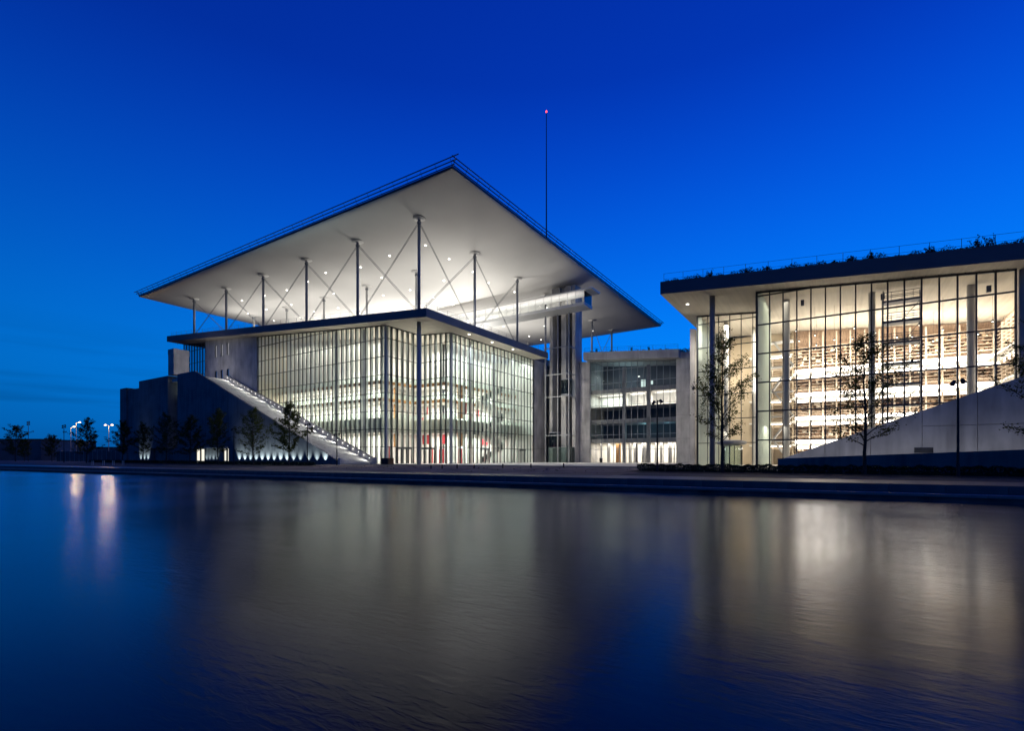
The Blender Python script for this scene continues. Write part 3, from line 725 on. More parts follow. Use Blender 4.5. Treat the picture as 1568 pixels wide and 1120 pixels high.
for i in range(34):
    x = -11.2 - i * 1.43
    o = link('stair_lamp', lme, stair, loc=Vector((x, -0.61, stair_z(x) + 0.72)) + SOFF); o.rotation_euler = (R(90), 0, 0)
    if i % 2 == 1: point('stair_glow', Vector((x, -0.95, stair_z(x) + 0.72)) + SOFF, 6, (1.0, 0.98, 0.92), 0.05, stair)
    if i % 2 == 0: spot('stair_light', Vector((x, -0.75, stair_z(x) + 0.8)) + SOFF, Vector((x - 0.3, -3.2, stair_z(x) - 0.5)) + SOFF, 300, 164, (0.97, 1.0, 0.93), 0.9, parent=stair)
point('landing_fill', Vector((-60.5, -6.8, 22.0)) + SOFF, 420, (1.0, 0.96, 0.9), 0.3, stair)  # unseen fill light added to brighten the concrete wall and tower block
B('end_pier', 'concrete_fine', stair, (-10.38, -9.9, -7.8, -7.3, 0, 1.0)).location = SOFF

# ------------------------------------------------------------------ service wing at the left of the stair
wing = empty('service_wing', (-80, 0, 0), 'dark blank concrete wing with stepped blocks left of the outdoor stair', 'building')
WOFF = Vector((80, 0, 0))
def W(name, mat, *boxes, parent=None):
    o = B(name, mat, parent or wing, *boxes)
    if parent is None: o.location = WOFF
    return o
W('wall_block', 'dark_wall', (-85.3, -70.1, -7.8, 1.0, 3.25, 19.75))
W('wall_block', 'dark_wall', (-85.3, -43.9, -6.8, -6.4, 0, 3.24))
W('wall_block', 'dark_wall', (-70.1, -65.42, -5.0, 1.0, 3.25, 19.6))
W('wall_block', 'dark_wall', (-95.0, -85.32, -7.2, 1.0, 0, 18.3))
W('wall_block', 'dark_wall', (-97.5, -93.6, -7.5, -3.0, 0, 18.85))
W('tower_block', 'concrete', (-70.0, -67.3, -7.75, -4.6, 19.8, 25.6))
W('tower_top', 'concrete_fine', (-70.05, -67.25, -7.8, -4.55, 24.4, 25.65))
W('slot_window', 'lit_room_cool', (-69.7, -68.0, -5.03, -5.01, 15.8, 18.6))
W('ceiling_edge', 'concrete_fine', (-62, -44.5, -7.9, -7.6, 3.05, 3.22))
for x0, x1 in ((-58.6, -55.2), (-47.3, -45.0)):
    dr = W('door', 'mullion_dark', (x0 - .1, x0, -7.0, -6.75, 0, 2.9), (x1, x1 + .1, -7.0, -6.75, 0, 2.9), ((x0 + x1) / 2 - .2, (x0 + x1) / 2 + .2, -7.0, -6.75, 0, 2.9), (x0 - .1, x1 + .1, -7.0, -6.75, 2.9, 3.0))
    MB().box(x0, x1, -6.84, -6.82, 0, 2.9).build('pane', 'lit_room', dr)
W('plinth', 'dark_wall', (-74, -69.5, -8.6, -7.9, 0, 1.1))
# wall washers: a row of small ground uplights
ul = MB().lathe((0, 0, 0), [(0.12, 0), (0.14, 0.12), (0.11, 0.16)], 10).mesh('ground_uplight'); ul.materials.append(M['rubber_dark'])
ux = [-13.6, -15.8, -18.0] + [-20.4 - 1.95 * i for i in range(11)]
ORD = ['first', 'second', 'third', 'fourth', 'fifth', 'sixth', 'seventh', 'eighth', 'ninth', 'tenth', 'eleventh', 'twelfth', 'thirteenth', 'fourteenth']
for k, x in enumerate(ux + [-50.3, -51.8, -53.3, -54.6, -80.2, -82.2, -84.2]):
    a_ = x > -43
    y = -8.3 if a_ else (-7.3 if x > -60 else -8.3)
    o = link('ground_uplight', ul, loc=(x, y, zg(x, y)))
    lab = f'ground uplight washing the great stair wall, {ORD[k]} from the stair foot' if a_ else (f'ground uplight between the two lit doors, {ORD[k - 14]} from the stair side' if x > -60 else f'ground uplight at the service wing end, {ORD[k - 18]} from the stair side')
    tag(o, lab, 'uplight', 'uplights along the stair wall' if a_ else 'uplights along the service wing')
    spot('uplight_lamp', (0, 0, 0.2), (0, 0.42, 2.4), (1050 if a_ or x < -60 else 420) * random.uniform(0.7, 1.3), 74, (0.80, 1.0, 0.97), 1.0, 0.08, parent=o)
# low garden wall under the left blocks to receive the wash
W('wall_base', 'dark_wall', (-85.3, -79.0, -7.79, -6.9, 0, 3.24))

# ------------------------------------------------------------------ lift tower and footbridge
lift = empty('lift_tower', (6, 41, 0), 'slender concrete lift tower with white steel frame beside the opera front', 'tower')
LO = Vector((-6, -41, 0))
def LB(name, mat, *boxes, parent=None):
    o = B(name, mat, parent or lift, *boxes)
    if parent is None: o.location = LO
    return o
for x0, x1, zt in ((2.3, 3.1, 38.5), (5.3, 6.5, 39.2), (8.0, 8.8, 39.6)):
    LB('concrete_fin', 'concrete', (x0, x1, 40.2, 43.6, 0, zt))
LB('back_wall', 'quay_dark', (3.12, 7.98, 43.2, 43.55, 0, 39.0))
for x0, x1 in ((3.3, 5.1), (6.7, 7.9)):
    LB('shaft_head', 'concrete_fine', (x0 - 0.1, x1 + 0.1, 39.6, 43.1, 35.2, 39.4))
for x, y in ((3.0, 37.0), (6.1, 37.0), (8.8, 37.0)):
    o = MB().tube((x, y, 0), (x, y, 32.6), 0.12, n=8).build('steel_post', 'frame_paint', lift); o.location = LO
for z in (5.9, 14.4, 19.3, 25.2):
    LB('steel_beam', 'frame_paint', (3.15, 8.7, 36.9, 37.1, z, z + 0.2)); LB('steel_beam', 'frame_paint', (8.72, 8.88, 37.1, 40.2, z, z + 0.2))
for i, (x, z) in enumerate(((4.2, 3.2), (7.2, 14.9))):
    c = LB('lift_cab', 'steel_grey', (x - 0.95, x + 0.95, 38.2, 40.1, z, z + 0.25), (x - 0.95, x + 0.95, 38.2, 40.1, z + 3.4, z + 3.65))
    MB().box(x - 0.9, x + 0.9, 38.25, 40.0, z + 0.26, z + 3.39).build('cab_glass', 'glass_blue', c)
LB('lift_lobby', 'glass_rail', (3.2, 7.9, 38.0, 38.05, 0, 3.4)); LB('lift_lobby', 'glass_rail', (8.6, 8.65, 38.0, 40.2, 0, 3.4))
bridge = empty('footbridge', (-2, 37, 33), 'glazed white footbridge hanging under the canopy in front of the lift tower', 'bridge')
BO = Vector((2, -37, -33))
def BB(name, mat, *boxes):
    o = B(name, mat, bridge, *boxes); o.location = BO; return o
BB('deck', 'steel_white', (-30, 13.2, 35.4, 39.4, 33.1, 33.75))
BB('bridge_roof', 'canopy_white', (-30, 14.9, 35.2, 39.6, 36.2, 36.5))
for i in range(22):
    x0 = -30 + i * 1.96
    BB('pane', 'glass_clear', (x0 + 0.03, x0 + 1.9, 35.42, 35.44, 33.76, 35.5))
    BB('post', 'steel_white', (x0 - 0.03, x0 + 0.03, 35.45, 35.52, 33.76, 36.2))
BB('end_screen', 'glass_blue', (13.1, 13.13, 35.5, 39.3, 33.76, 36.15))
area('bridge_lamp', Vector((-6, 37.2, 33.9)) + BO, 36, 900, (1, 0.98, 0.95), down=False, sizey=1.5, parent=bridge)

# ------------------------------------------------------------------ agora building in the middle
agora = empty('agora_building', (22, 45, 0), 'four storey glazed building set back between opera house and library, one upper floor lit', 'building')
AO = Vector((-22, -45, 0))
def A(name, mat, *boxes, parent=None):
    o = B(name, mat, parent or agora, *boxes)
    if parent is None: o.location = AO
    return o
o = MB().prism_xy([(11.0, 39.6), (31.4, 39.6), (31.4, 60), (11.0, 60)], lambda x, y: zf(x) + 0.1, lambda x, y: zf(x) + 1.75).build('roof_slab', 'concrete_fine', agora); o.location = AO
o = MB().prism_xy([(31.4, 41.0), (36.5, 41.0), (36.5, 60), (31.4, 60)], lambda x, y: zf(x) + 0.1, lambda x, y: zf(x) + 1.4).build('roof_slab', 'concrete', agora); o.location = AO
def wall_sl(name, mat, x0, x1, y0, y1, par=agora, off=AO, z0=0.0, dz=0.08):
    o = MB().hexa([(x0, y0, z0), (x1, y0, z0), (x1, y1, z0), (x0, y1, z0), (x0, y0, zf(x0) + dz), (x1, y0, zf(x1) + dz), (x1, y1, zf(x1) + dz), (x0, y1, zf(x0) + dz)]).build(name, mat, par)
    o.location = off; return o
# side walls, cast in lifts
zz = [0, 4.9, 9.6, 14.2, 18.6]
for x0, x1, y0 in ((8.9, 11.5, 42.0), (30.5, 36.5, 41.2)):
    for a, b in zip(zz, zz[1:]): A('wall_panel', 'concrete', (x0, x1, y0, y0 + 0.5, a + 0.03, b))
    wall_sl('wall_panel', 'concrete', x0, x1, y0, y0 + 0.5, z0=18.63)
    A('wall_core', 'quay_dark', (x0 + 0.02, x1 - 0.02, y0 + 0.12, y0 + 0.45, 0, 18.7))
A('wall_panel', 'concrete', (-7, 9.5, 46.5, 47, 0, 22.6))
ag = curtain(agora, 'curtain_wall', (11.6, 42.0), (30.4, 42.0), (0, -1), lambda x, y: zf(x) + 0.05, ground0, [2.9, 6.05, 9.1, 12.4, 17.2, 20.1], 'glass_clear', mull='steel_grey', n=14, label='glass front of the middle building')
ag.location = AO
# floors, lit and dark rooms
for z in (5.2, 9.4, 12.2, 16.0): A('floor_slab', 'concrete', (11.6, 30.4, 42.6, 52, z - (0.9 if z != 12.2 else 0.2), z))
A('back_wall', 'wall_white', (11.56, 30.4, 47.5, 47.8, 0, 5)); A('back_wall', 'wall_white', (11.56, 30.4, 47.5, 47.8, 12.2, 16))
A('back_wall', 'dark_building', (11.56, 30.4, 49.5, 49.8, 5.2, 12.0)); A('back_wall', 'dark_building', (11.56, 30.4, 49.5, 49.8, 16.0, 22.4))
A('side_wall', 'concrete', (11.2, 11.55, 42.5, 50, 0, 22.42)); A('side_wall', 'concrete', (30.45, 30.5, 42.5, 50, 0, 20.4))
A('ground_floor', 'floor_stone', (11.6, 30.4, 42.3, 47.5, 0.012, 0.02))
for x in (19.0, 24.3): A('column', 'concrete', (x - 0.35, x + 0.35, 42.9, 43.6, 0, 20.6))
for x0, x1 in ((12.2, 18.4), (19.6, 23.8), (24.9, 30.2)):
    for i in range(10):
        z = 12.5 + i * 0.24
        if x0 > 13: A('blind_slat', 'blind_white', (x0, x1, 43.9, 43.94, z, z + 0.17))
    A('ceiling_lamp', 'strip_white', (x0 + .3, x1 - .3, 45.2, 45.7, 14.9, 14.96))
    area('agora_lamp', ((x0 + x1) / 2, 45.2, 15.0), x1 - x0 - 1, 480, (1, 0.95, 0.86) if x0 > 13 else (0.86, 1, 0.93), sizey=3, parent=agora).location = Vector(((x0 + x1) / 2, 45.2, 14.85)) + AO
    area('agora_lamp', (0, 0, 0), x1 - x0 - 1, 620, (1, 0.94, 0.84), sizey=3, parent=agora).location = Vector(((x0 + x1) / 2, 44.9, 4.2)) + AO
for i, x in enumerate((13.2, 14.9, 16.8, 17.6, 19.7, 20.8, 21.3, 22.6, 23.2, 25.4, 26.5, 28.2, 29.3, 30.1)):
    A('partition', 'wood' if i in (2, 3) else 'concrete', (x - 0.12, x + 0.12 + 0.25 * (i % 3), 44.2, 44.4 + 0.2 * (i % 2), 0.03, 4.2))
A('room_lamp', 'strip_white', (21.0, 21.4, 46.0, 46.3, 18.8, 18.9)); A('room_screen', 'lit_room_cool', (16.9, 17.2, 48.0, 48.05, 18.2, 19.2))
A('room_screen', 'lit_room_cool', (20.6, 21.6, 49.4, 49.45, 16.6, 18.6)); A('room_screen', 'lit_room_cool', (22.6, 23.3, 49.4, 49.45, 17.4, 18.2))
point('room_light', Vector((18, 46, 18.6)) + AO, 200, (0.5, 0.85, 1.0), 0.3, agora); point('room_light', Vector((22.5, 46, 8.2)) + AO, 90, (0.3, 0.8, 1.0), 0.3, agora)
point('room_light', Vector((27.5, 46, 8.0)) + AO, 40, (0.3, 0.7, 1.0), 0.3, agora)
for z_, pw in ((8.9, 70), (20.2, 60)):
    for xx in (14.5, 21.0, 27.0): area('floor_fill', Vector((xx, 46, z_)) + AO, 4.0, pw, (0.75, 0.92, 1.0), sizey=3, parent=agora)  # fill lights added to brighten the dark floors
railing(agora, [(11.2 - 22, 39.9 - 45), (31.2 - 22, 39.9 - 45)], lambda x: zf(x + 22) + 1.75, 'rail_dark', 2.6, 1.0)

# ------------------------------------------------------------------ library on the right
lib = empty('library', (56, 5, 0), 'brightly lit library with tall glass front, bookshelf levels and planted sloping roof', 'building')
LBO = Vector((-56, -5, 0))
def K(name, mat, *boxes, parent=None):
    o = B(name, mat, parent or lib, *boxes)
    if parent is None: o.location = LBO
    return o
def KS(mb, name, mat, smooth=False):
    o = mb.build(name, mat, lib, smooth); o.location = LBO; return o
th = 1.42
KS(MB().prism_xy([(40.15, -2.5), (90, -2.5), (90, 60), (40.15, 60)], lambda x, y: zf(x), lambda x, y: zf(x) + th), 'roof_slab', 'fascia_metal')
e = 0.012
KS(MB().quad((40.15 + e, -2.5 + e, zf(40.15) - e), (40.15 + e, 60, zf(40.15) - e), (90, 60, zf(90) - e), (90, -2.5 + e, zf(90) - e)), 'soffit', 'board_concrete')
def lib_bottom(x, y): return max(0.02, (x - 53.0) * 0.39 - 1.2)
lc = curtain(lib, 'curtain_wall', (49.9, 0), (70.2, 0), (0, -1), topf, lib_bottom, ROWS, 'glass_warm', n=16, label='tall glass screen in front of the bookshelves', wide=2.0, mw=0.06, md=0.3, tw=0.07)
lc.location = LBO
lc = curtain(lib, 'curtain_wall', (49.9, 0.06), (49.9, 8.5), (-1, 0), topf, ground0, ROWS, 'glass_clear', n=6, fin='glass_fin', label='glass return wall beside the entrance corner', mw=0.07)
lc.location = LBO
lc = curtain(lib, 'curtain_wall', (41.8, 8.5), (49.8, 8.5), (0, -1), topf, ground0, ROWS, 'glass_warm', n=6, label='set back glass screen behind the outside column', mw=0.08)
lc.location = LBO
lc = curtain(lib, 'curtain_wall', (41.8, 8.6), (41.8, 30), (-1, 0), topf, ground0, ROWS, 'glass_clear', n=10, fin='glass_fin', label='glass side wall along the plaza', mw=0.07, pane_rows=[9.2])
lc.location = LBO
KS(MB().tube((45.3, 0.2, 0), (45.3, 0.2, zf(45.3)), 0.30, n=20), 'column', 'column_paint', True)
for x in (44.6, 52.5, 60.3, 68.0):
    y = 4.1 if x > 50 else 13.0
    KS(MB().tube((x, y, 0), (x, y, zf(x)), 0.30, n=20), 'column', 'steel_white', True)
KS(MB().tube((47.6, 17, 0), (47.6, 17, zf(47.6)), 0.30, n=16), 'column', 'steel_white', True)
wall_sl('concrete_pier', 'concrete', 39.2, 39.9, 15.6, 16.6, lib, LBO, dz=-0.03)
wall_sl('louvre_strip', 'rail_dark', 40.2, 41.2, 17.0, 17.3, lib, LBO, z0=3.0, dz=-2.4)
wall_sl('concrete_pier', 'concrete', 70.45, 88.0, 0.2, 1.2, lib, LBO, dz=-0.03)
K('floor', 'floor_stone', (41.9, 74.5, 0.3, 22, 0.012, 0.02))
# bookshelf wall in levels with balconies and light strips
SY = 20.0; lev0 = 2.95; LV = 3.2
KS(MB().hexa([(52.2, SY + .6, 0), (75, SY + .6, 0), (75, SY + .8, 0), (52.2, SY + .8, 0), (52.2, SY + .6, zf(52.2) - .03), (75, SY + .6, zf(75) - .03), (75, SY + .8, zf(75) - .03), (52.2, SY + .8, zf(52.2) - .03)]), 'back_wall', 'book_brown')
KS(MB().hexa([(73.4, 2, 0), (73.6, 2, 0), (73.6, SY + .6, 0), (73.4, SY + .6, 0), (73.4, 2, zf(73.4) - .03), (73.6, 2, zf(73.6) - .03), (73.6, SY + .6, zf(73.6) - .03), (73.4, SY + .6, zf(73.4) - .03)]), 'side_wall', 'book_brown')
KS(MB().box(41.9, 52.0, 22.0, 22.3, 0, 19.2), 'core_wall', 'wall_warm')
KS(MB().box(52.0, 52.3, 20.6, 30, 0, 19.0), 'core_wall', 'wall_warm')
for k in range(5):
    z = lev0 + k * LV
    xr = 73.3
    if z > 15.2: break
    K('gallery', 'wall_white', (52.2, xr, SY - 1.7, SY + 0.55, z - 0.28, z))
    K('light_strip', 'strip_warm', (52.5, xr, SY - 0.25, SY - 0.05, z - 0.62, z - 0.30))
    K('light_strip', 'strip_warm', (52.5, xr, SY - 1.68, SY - 1.55, z - 0.02 + 0.06, z + 0.50))
    K('gallery_rail', 'shelf_wood', (52.2, xr, SY - 1.76, SY - 1.70, z + 0.95, z + 1.02))
    K('light_strip', 'strip_warm', (73.1, 73.35, 3, SY - 1.8, z - 0.55, z - 0.25))
    K('gallery', 'wall_white', (71.9, 73.38, 3, SY - 1.8, z - 0.24, z))
for i in range(14):
    x = 52.6 + i * 1.55
    zt = zf(x) - 0.4
    K('shelf_upright', 'shelf_wood', (x - 0.09, x + 0.09, SY - 0.3, SY + 0.6, 0, zt))
bk_r = random.Random(77); tones = {'book_dark': MB(), 'book_tan': MB(), 'book_cream': MB()}
for i in range(13):
    xa = 52.6 + i * 1.55 + 0.12
    for j in range(38):
        z = 0.7 + 0.42 * j + 0.04
        if z > zf(xa) - 1.2 or (z - 0.7) % LV > LV - 0.7: continue
        x = xa
        while x < xa + 1.3:
            w = bk_r.uniform(0.10, 0.55)
            if x + w > xa + 1.34: break
            if bk_r.random() < 0.62:
                tones[bk_r.choice(('book_dark', 'book_dark', 'book_tan', 'book_cream'))].box(x, x + w, SY - 0.05 + bk_r.uniform(0, 0.1), SY + 0.55, z, z + bk_r.uniform(0.20, 0.34))
            x += w + bk_r.uniform(0, 0.12)
for k_, mb_ in tones.items(): tag(KS(mb_, 'books', k_), kind='stuff')
for z in [0.7 + 0.42 * i for i in range(42)]:
    if z < 16.6: K('shelf_board', 'shelf_wood', (52.25, 73.3, SY - 0.18, SY + 0.6, z, z + 0.04))
    if z < 16.6: K('shelf_board', 'shelf_wood', (73.0, 73.4, 3.2, SY - 0.3, z, z + 0.04))
for j in range(9): K('shelf_upright', 'shelf_wood', (72.95, 73.4, 3.4 + j * 1.8, 3.5 + j * 1.8, 0, 16.5))
for k in range(5):
    z = lev0 + k * LV
    K('gallery', 'wall_white', (46.5, 52.1, 20.3, 21.98, z - 0.22, z)); K('gallery_rail', 'shelf_wood', (46.5, 52.1, 20.3, 20.36, z + 0.95, z + 1.02)); K('light_strip', 'strip_warm', (47, 51.8, 21.2, 21.4, z - 0.30, z - 0.23))
    for i in range(5): K('shelf_upright', 'shelf_wood', (46.9 + i * 1.25, 47.02 + i * 1.25, 21.5, 21.98, z - 2.9, z - 0.23))
    for i in range(6): K('shelf_board', 'shelf_wood', (46.9, 52.0, 21.55, 21.98, z - 2.8 + 0.42 * i, z - 2.76 + 0.42 * i))
# white metal book stair left of the shelves
for k in range(5):
    z0 = k * LV; s_ = 1 if k % 2 else -1
    KS(MB().hexa([(51.3 - 1.2 * s_, 12.0, z0), (51.3 - 1.2 * s_ + .25, 12.0, z0), (51.3 - 1.2 * s_ + .25, 13.0, z0), (51.3 - 1.2 * s_, 13.0, z0), (51.3 + 1.0 * s_, 12.0, z0 + LV), (51.3 + 1.0 * s_ + .25, 12.0, z0 + LV), (51.3 + 1.0 * s_ + .25, 13.0, z0 + LV), (51.3 + 1.0 * s_, 13.0, z0 + LV)]), 'stair_flight', 'steel_white')
    K('stair_landing', 'steel_white', (49.9, 52.6, 12.0, 13.4, z0 + LV - 0.12, z0 + LV))
# hanging ceiling spots and entrance structure
for i in range(10):
    for j in range(2):
        x = 53.2 + i * 1.9; y = 8 + j * 6; z = zf(x) - 2.6 - 1.2 * ((i * 7 + j * 3) % 3) / 2
        ro = KS(MB().tube((x, y, z), (x, y, zf(x)), 0.012, n=4).lathe((x, y, z - 0.16), [(0.05, 0), (0.09, 0.02), (0.09, 0.16), (0.03, 0.2)], 8), 'pendant', 'rail_dark')
        b = MB().lathe((x, y, z - 0.19), [(0.06, 0), (0.075, 0.03)], 8).build('bulb', 'lamp_white', ro)
lcw = (1.0, 0.91, 0.79)
for x in (54.5, 60, 65.5, 70.5):
    area('library_lamp', (0, 0, 0), 5.4, 1450, lcw, sizey=9, parent=lib).location = Vector((x, 13, zf(x) - 0.3)) + LBO
    for k in range(4):
        area('shelf_lamp', (0, 0, 0), 5.2, 110, lcw, sizey=0.3, rot=(R(65), 0, 0), parent=lib).location = Vector((x, SY - 1.9, lev0 + k * LV + 0.7)) + LBO
for x, y, p in ((45.5, 14, 420), (46.5, 12, 420), (51.2, 4, 45)):
    area('library_lamp', (0, 0, 0), 3.0, p * 2.3, (1.0, 0.90, 0.74), sizey=4, parent=lib).location = Vector((x, y, zf(x) - 0.4)) + LBO
for x, y, p in ((45, 12.5, 330), (50.8, 3.5, 200), (56, 10, 300)):
    area('library_lamp', (0, 0, 0), 3.0, p, (1.0, 0.93, 0.80), sizey=3, parent=lib).location = Vector((x, y, 4.6)) + LBO
# unseen upward lights at mid height stand in for floor bounce onto the ceiling
for x in (47, 56, 63, 69):
    area('ceiling_bounce', (0, 0, 0), 4.0, 700, lcw, down=False, sizey=1.0, parent=lib).location = Vector((x, 15.5, 12.2 if x > 50 else 10)) + LBO
# revolving door drum with its lens shaped canopy
dr = KS(MB().lathe((46.2, 7.4, 0.02), [(1.25, 0), (1.25, 2.5)], 16), 'revolving_door', 'glass_rail')
MB().lathe((46.2, 7.4, 2.55), [(0.6, 0), (1.5, 0.12), (1.75, 0.3), (1.7, 0.5), (1.2, 0.68), (0.3, 0.75)], 20).build('door_canopy', 'steel_grey', dr, True)
for k in range(4):
    t = k * math.pi / 2 + .4
    MB().tube((46.2 + 1.2 * math.cos(t), 7.4 + 1.2 * math.sin(t), 0), (46.2 + 1.2 * math.cos(t), 7.4 + 1.2 * math.sin(t), 2.55), 0.05, n=6).build('door_post', 'mullion_dark', dr)
railing(lib, [(40.4 - 56, -1.9 - 5), (88 - 56, -1.9 - 5)], lambda x: zf(x + 56) + th, 'rail_dark', 2.15, 1.1, (0.45, 1.08), 0.018)
MB().lathe((42.0, 2.5, zf(42.0) - 0.06), [(0.16, 0), (0.16, 0.05)], 12).build('downlight', 'lamp_white', lib).location = LBO
spot('downlight_lamp', Vector((42.0, 2.5, zf(42) - 0.2)) + LBO, Vector((31.0, 30, 0)) + LBO, 7000, 84, (1, 0.95, 0.87), 0.7, 0.15, lib)
for i in range(22):                          # small dark fixings under the glass head
    x = 50.3 + i * 0.92
    K('head_fixing', 'mullion_dark', (x, x + 0.05, -0.30, -0.105, zf(x) - 0.12, zf(x) - 0.02))
for x in (53.9, 61.0, 69.0): K('ceiling_speaker', 'rail_dark', (x, x + 0.32, 3.4, 3.7, zf(x) - 0.95, zf(x) - 0.35))

# ------------------------------------------------------------------ scaffold inside the library
scf = empty('scaffold_tower', (62.6, 2.6, 0), 'grey steel scaffold tower standing behind the library glass', 'scaffold')
hw_, hd_ = 1.5, 0.65
for sx in (-1, 1):
    for sy in (-1, 1):
        MB().tube((sx * hw_, sy * hd_, 0), (sx * hw_, sy * hd_, 17.7), 0.045, n=6).build('upright', 'scaffold_steel', scf)
for k in range(8):
    z = 16.5 - 2.07 * (7 - k)
    MB().box(-hw_, hw_, -hd_, hd_, z, z + 0.2).build('platform', 'scaffold_steel', scf)
    r = MB()
    for dz in (0.5, 1.0):
        for sy in (-1, 1): r.tube((-hw_, sy * hd_, z + dz), (hw_, sy * hd_, z + dz), 0.032, n=5)
        for sx in (-1, 1): r.tube((sx * hw_, -hd_, z + dz), (sx * hw_, hd_, z + dz), 0.024, n=5)
    for x in (-0.85, 0.0, 0.85): r.tube((x, -hd_, z), (x, -hd_, z + 1.0), 0.018, n=5)
    r.build('guard_rail', 'scaffold_steel', scf)
    if k < 7:
        s = 1 if k % 2 else -1
        MB().tube((0.1 * s, -hd_, z + .09), (hw_ * s if s > 0 else hw_, -hd_, z + 2.07), 0.032, n=5).build('brace', 'scaffold_steel', scf)

# ------------------------------------------------------------------ sloping stair wall and low wall in front of the library
sw = empty('library_stair_wall', (63, -7.8, 0), 'pale concrete wedge wall rising to the right in front of the library', 'wall')
SO = Vector((-63, 7.8, 0))
def wtop(x): return (x - 53.1) * 0.39 + 1.0
xs = [53.1, 56.3, 59.6, 63.0, 66.35, 70.4, 75.0, 80.0]
for a, b in zip(xs, xs[1:]):
    g_ = 0.016
    zc = 3.6
    if wtop(a) > zc + 0.4:
        o = MB().prism_xz([(a + g_, -0.3), (b - g_, -0.3), (b - g_, zc - g_), (a + g_, zc - g_)], -7.8, -7.45).build('wall_panel', 'concrete', sw); o.location = SO
        o = MB().prism_xz([(a + g_, zc + g_), (b - g_, zc + g_), (b - g_, wtop(b)), (a + g_, wtop(a))], -7.8, -7.45).build('wall_panel', 'concrete', sw); o.location = SO
    else:
        o = MB().prism_xz([(a + g_, -0.3), (b - g_, -0.3), (b - g_, wtop(b)), (a + g_, wtop(a))], -7.8, -7.45).build('wall_panel', 'concrete', sw); o.location = SO
o = MB().prism_xz([(53.2, -0.3), (80, -0.3), (80, wtop(80) - 0.2), (53.2, wtop(53.2) - .1)], -7.5, -2.6).build('stair_core', 'concrete', sw); o.location = SO
o = B('wall_vent', 'quay_dark', sw, (62.5, 63.7, -7.83, -7.80, 1.42, 1.86)); o.location = SO
for k, x in enumerate((55, 58.5, 62, 65.5, 69, 73, 77)):
    o = link('ground_uplight', ul, sw, loc=Vector((x, -10.6, zg(x, -10.6))) + SO)
    area('uplight_lamp', Vector((x, -10.55, 0.75)) + SO, 2.5, 16, (1.0, 0.99, 0.96), sizey=0.15, rot=(R(115), 0, 0), parent=sw)
lw = MB().prism_xz([(52.9, -0.8), (80, -0.8), (80, 2.1), (68.2, 1.60), (53.4, 0.98), (52.9, 0.98)], -11.4, -11.0).build('planter_wall', 'dark_wall')
tag(lw, 'low dark wall behind the hedge at the foot of the pale wedge wall', 'wall')

# ------------------------------------------------------------------ trees
def tree_mesh(seed, H, spread, leaves, leafsize, base=0.2, conical=True):
    rnd = random.Random(seed)
    tb = MB(); lv = MB()
    path = []; x = y = 0.0; n = 12
    for i in range(n + 1):
        t = i / n; path.append(Vector((x, y, H * 0.97 * t))); x += rnd.uniform(-0.05, 0.05) * H / 10; y += rnd.uniform(-0.05, 0.05) * H / 10
    r0 = 0.0125 * H
    for i in range(n): tb.tube(path[i], path[i + 1], r0 * (1 - 0.9 * i / n), r0 * (1 - 0.9 * (i + 1) / n), 7, caps=False)
    tips = []
    nb = 40
    for b in range(nb):
        t = base + (0.97 - base) * (b + rnd.random() * 0.8) / nb
        p = path[0].lerp(path[-1], t); k = min(n - 1, int(t * n)); p = path[k].lerp(path[k + 1], t * n - k)
        q = (t - base) / (1 - base)
        prof = (0.55 + 1.0 * q if q < 0.25 else 0.80 * (1.15 - q) / 0.9 + 0.05) if conical else math.sin(math.pi * min(1, 0.15 + q * 0.85)) ** 0.6
        ln = spread * max(0.12, prof) * rnd.uniform(0.55, 1.15)
        az = b * 2.4 + rnd.uniform(-0.5, 0.5); el = R(rnd.uniform(12, 40) + 28 * q)
        d = Vector((math.cos(az) * math.cos(el), math.sin(az) * math.cos(el), math.sin(el)))
        a = p; rr_ = max(0.008, r0 * 0.35 * (1 - q * 0.7)); segs = 5
        for s in range(segs):
            d2 = (d + Vector((rnd.uniform(-.22, .22), rnd.uniform(-.22, .22), rnd.uniform(-.12, .22)))).normalized()
            c = a + d2 * ln / segs
            tb.tube(a, c, rr_ * (1 - s / segs * 0.8), rr_ * (1 - (s + 1) / segs * 0.8), 4, caps=False)
            if s >= 1:
                tips.append((c, d2, ln))
                for tw in range(2):
                    d3 = (d2 + Vector((rnd.uniform(-.9, .9), rnd.uniform(-.9, .9), rnd.uniform(-.5, .7)))).normalized(); e_ = c + d3 * ln * rnd.uniform(0.10, 0.26)
                    tb.tube(c, e_, 0.009, 0.004, 3, caps=False); tips.append((e_, d3, ln))
            a = c; d = d2
    for i in range(leaves):
        c, d, q = tips[rnd.randrange(len(tips))]
        if rnd.random() > (0.12 + 0.88 * q / spread): continue
        o = c + Vector((rnd.gauss(0, 0.14), rnd.gauss(0, 0.14), rnd.gauss(0, 0.10))) * H / 9
        u = Vector((rnd.uniform(-1, 1), rnd.uniform(-1, 1), rnd.uniform(-0.6, 0.6))).normalized(); w = u.cross(Vector((rnd.uniform(-1, 1), rnd.uniform(-1, 1), rnd.uniform(-1, 1)))).normalized()
        s = leafsize * rnd.uniform(0.6, 1.3)
        lv.quad(o - u * s, o + w * s * 0.55, o + u * s, o - w * s * 0.55)
    tm = tb.mesh('trunk'); tm.materials.append(M['trunk_bark']); lm = lv.mesh('crown'); lm.materials.append(M['tree_leaf'])
    return tm, lm
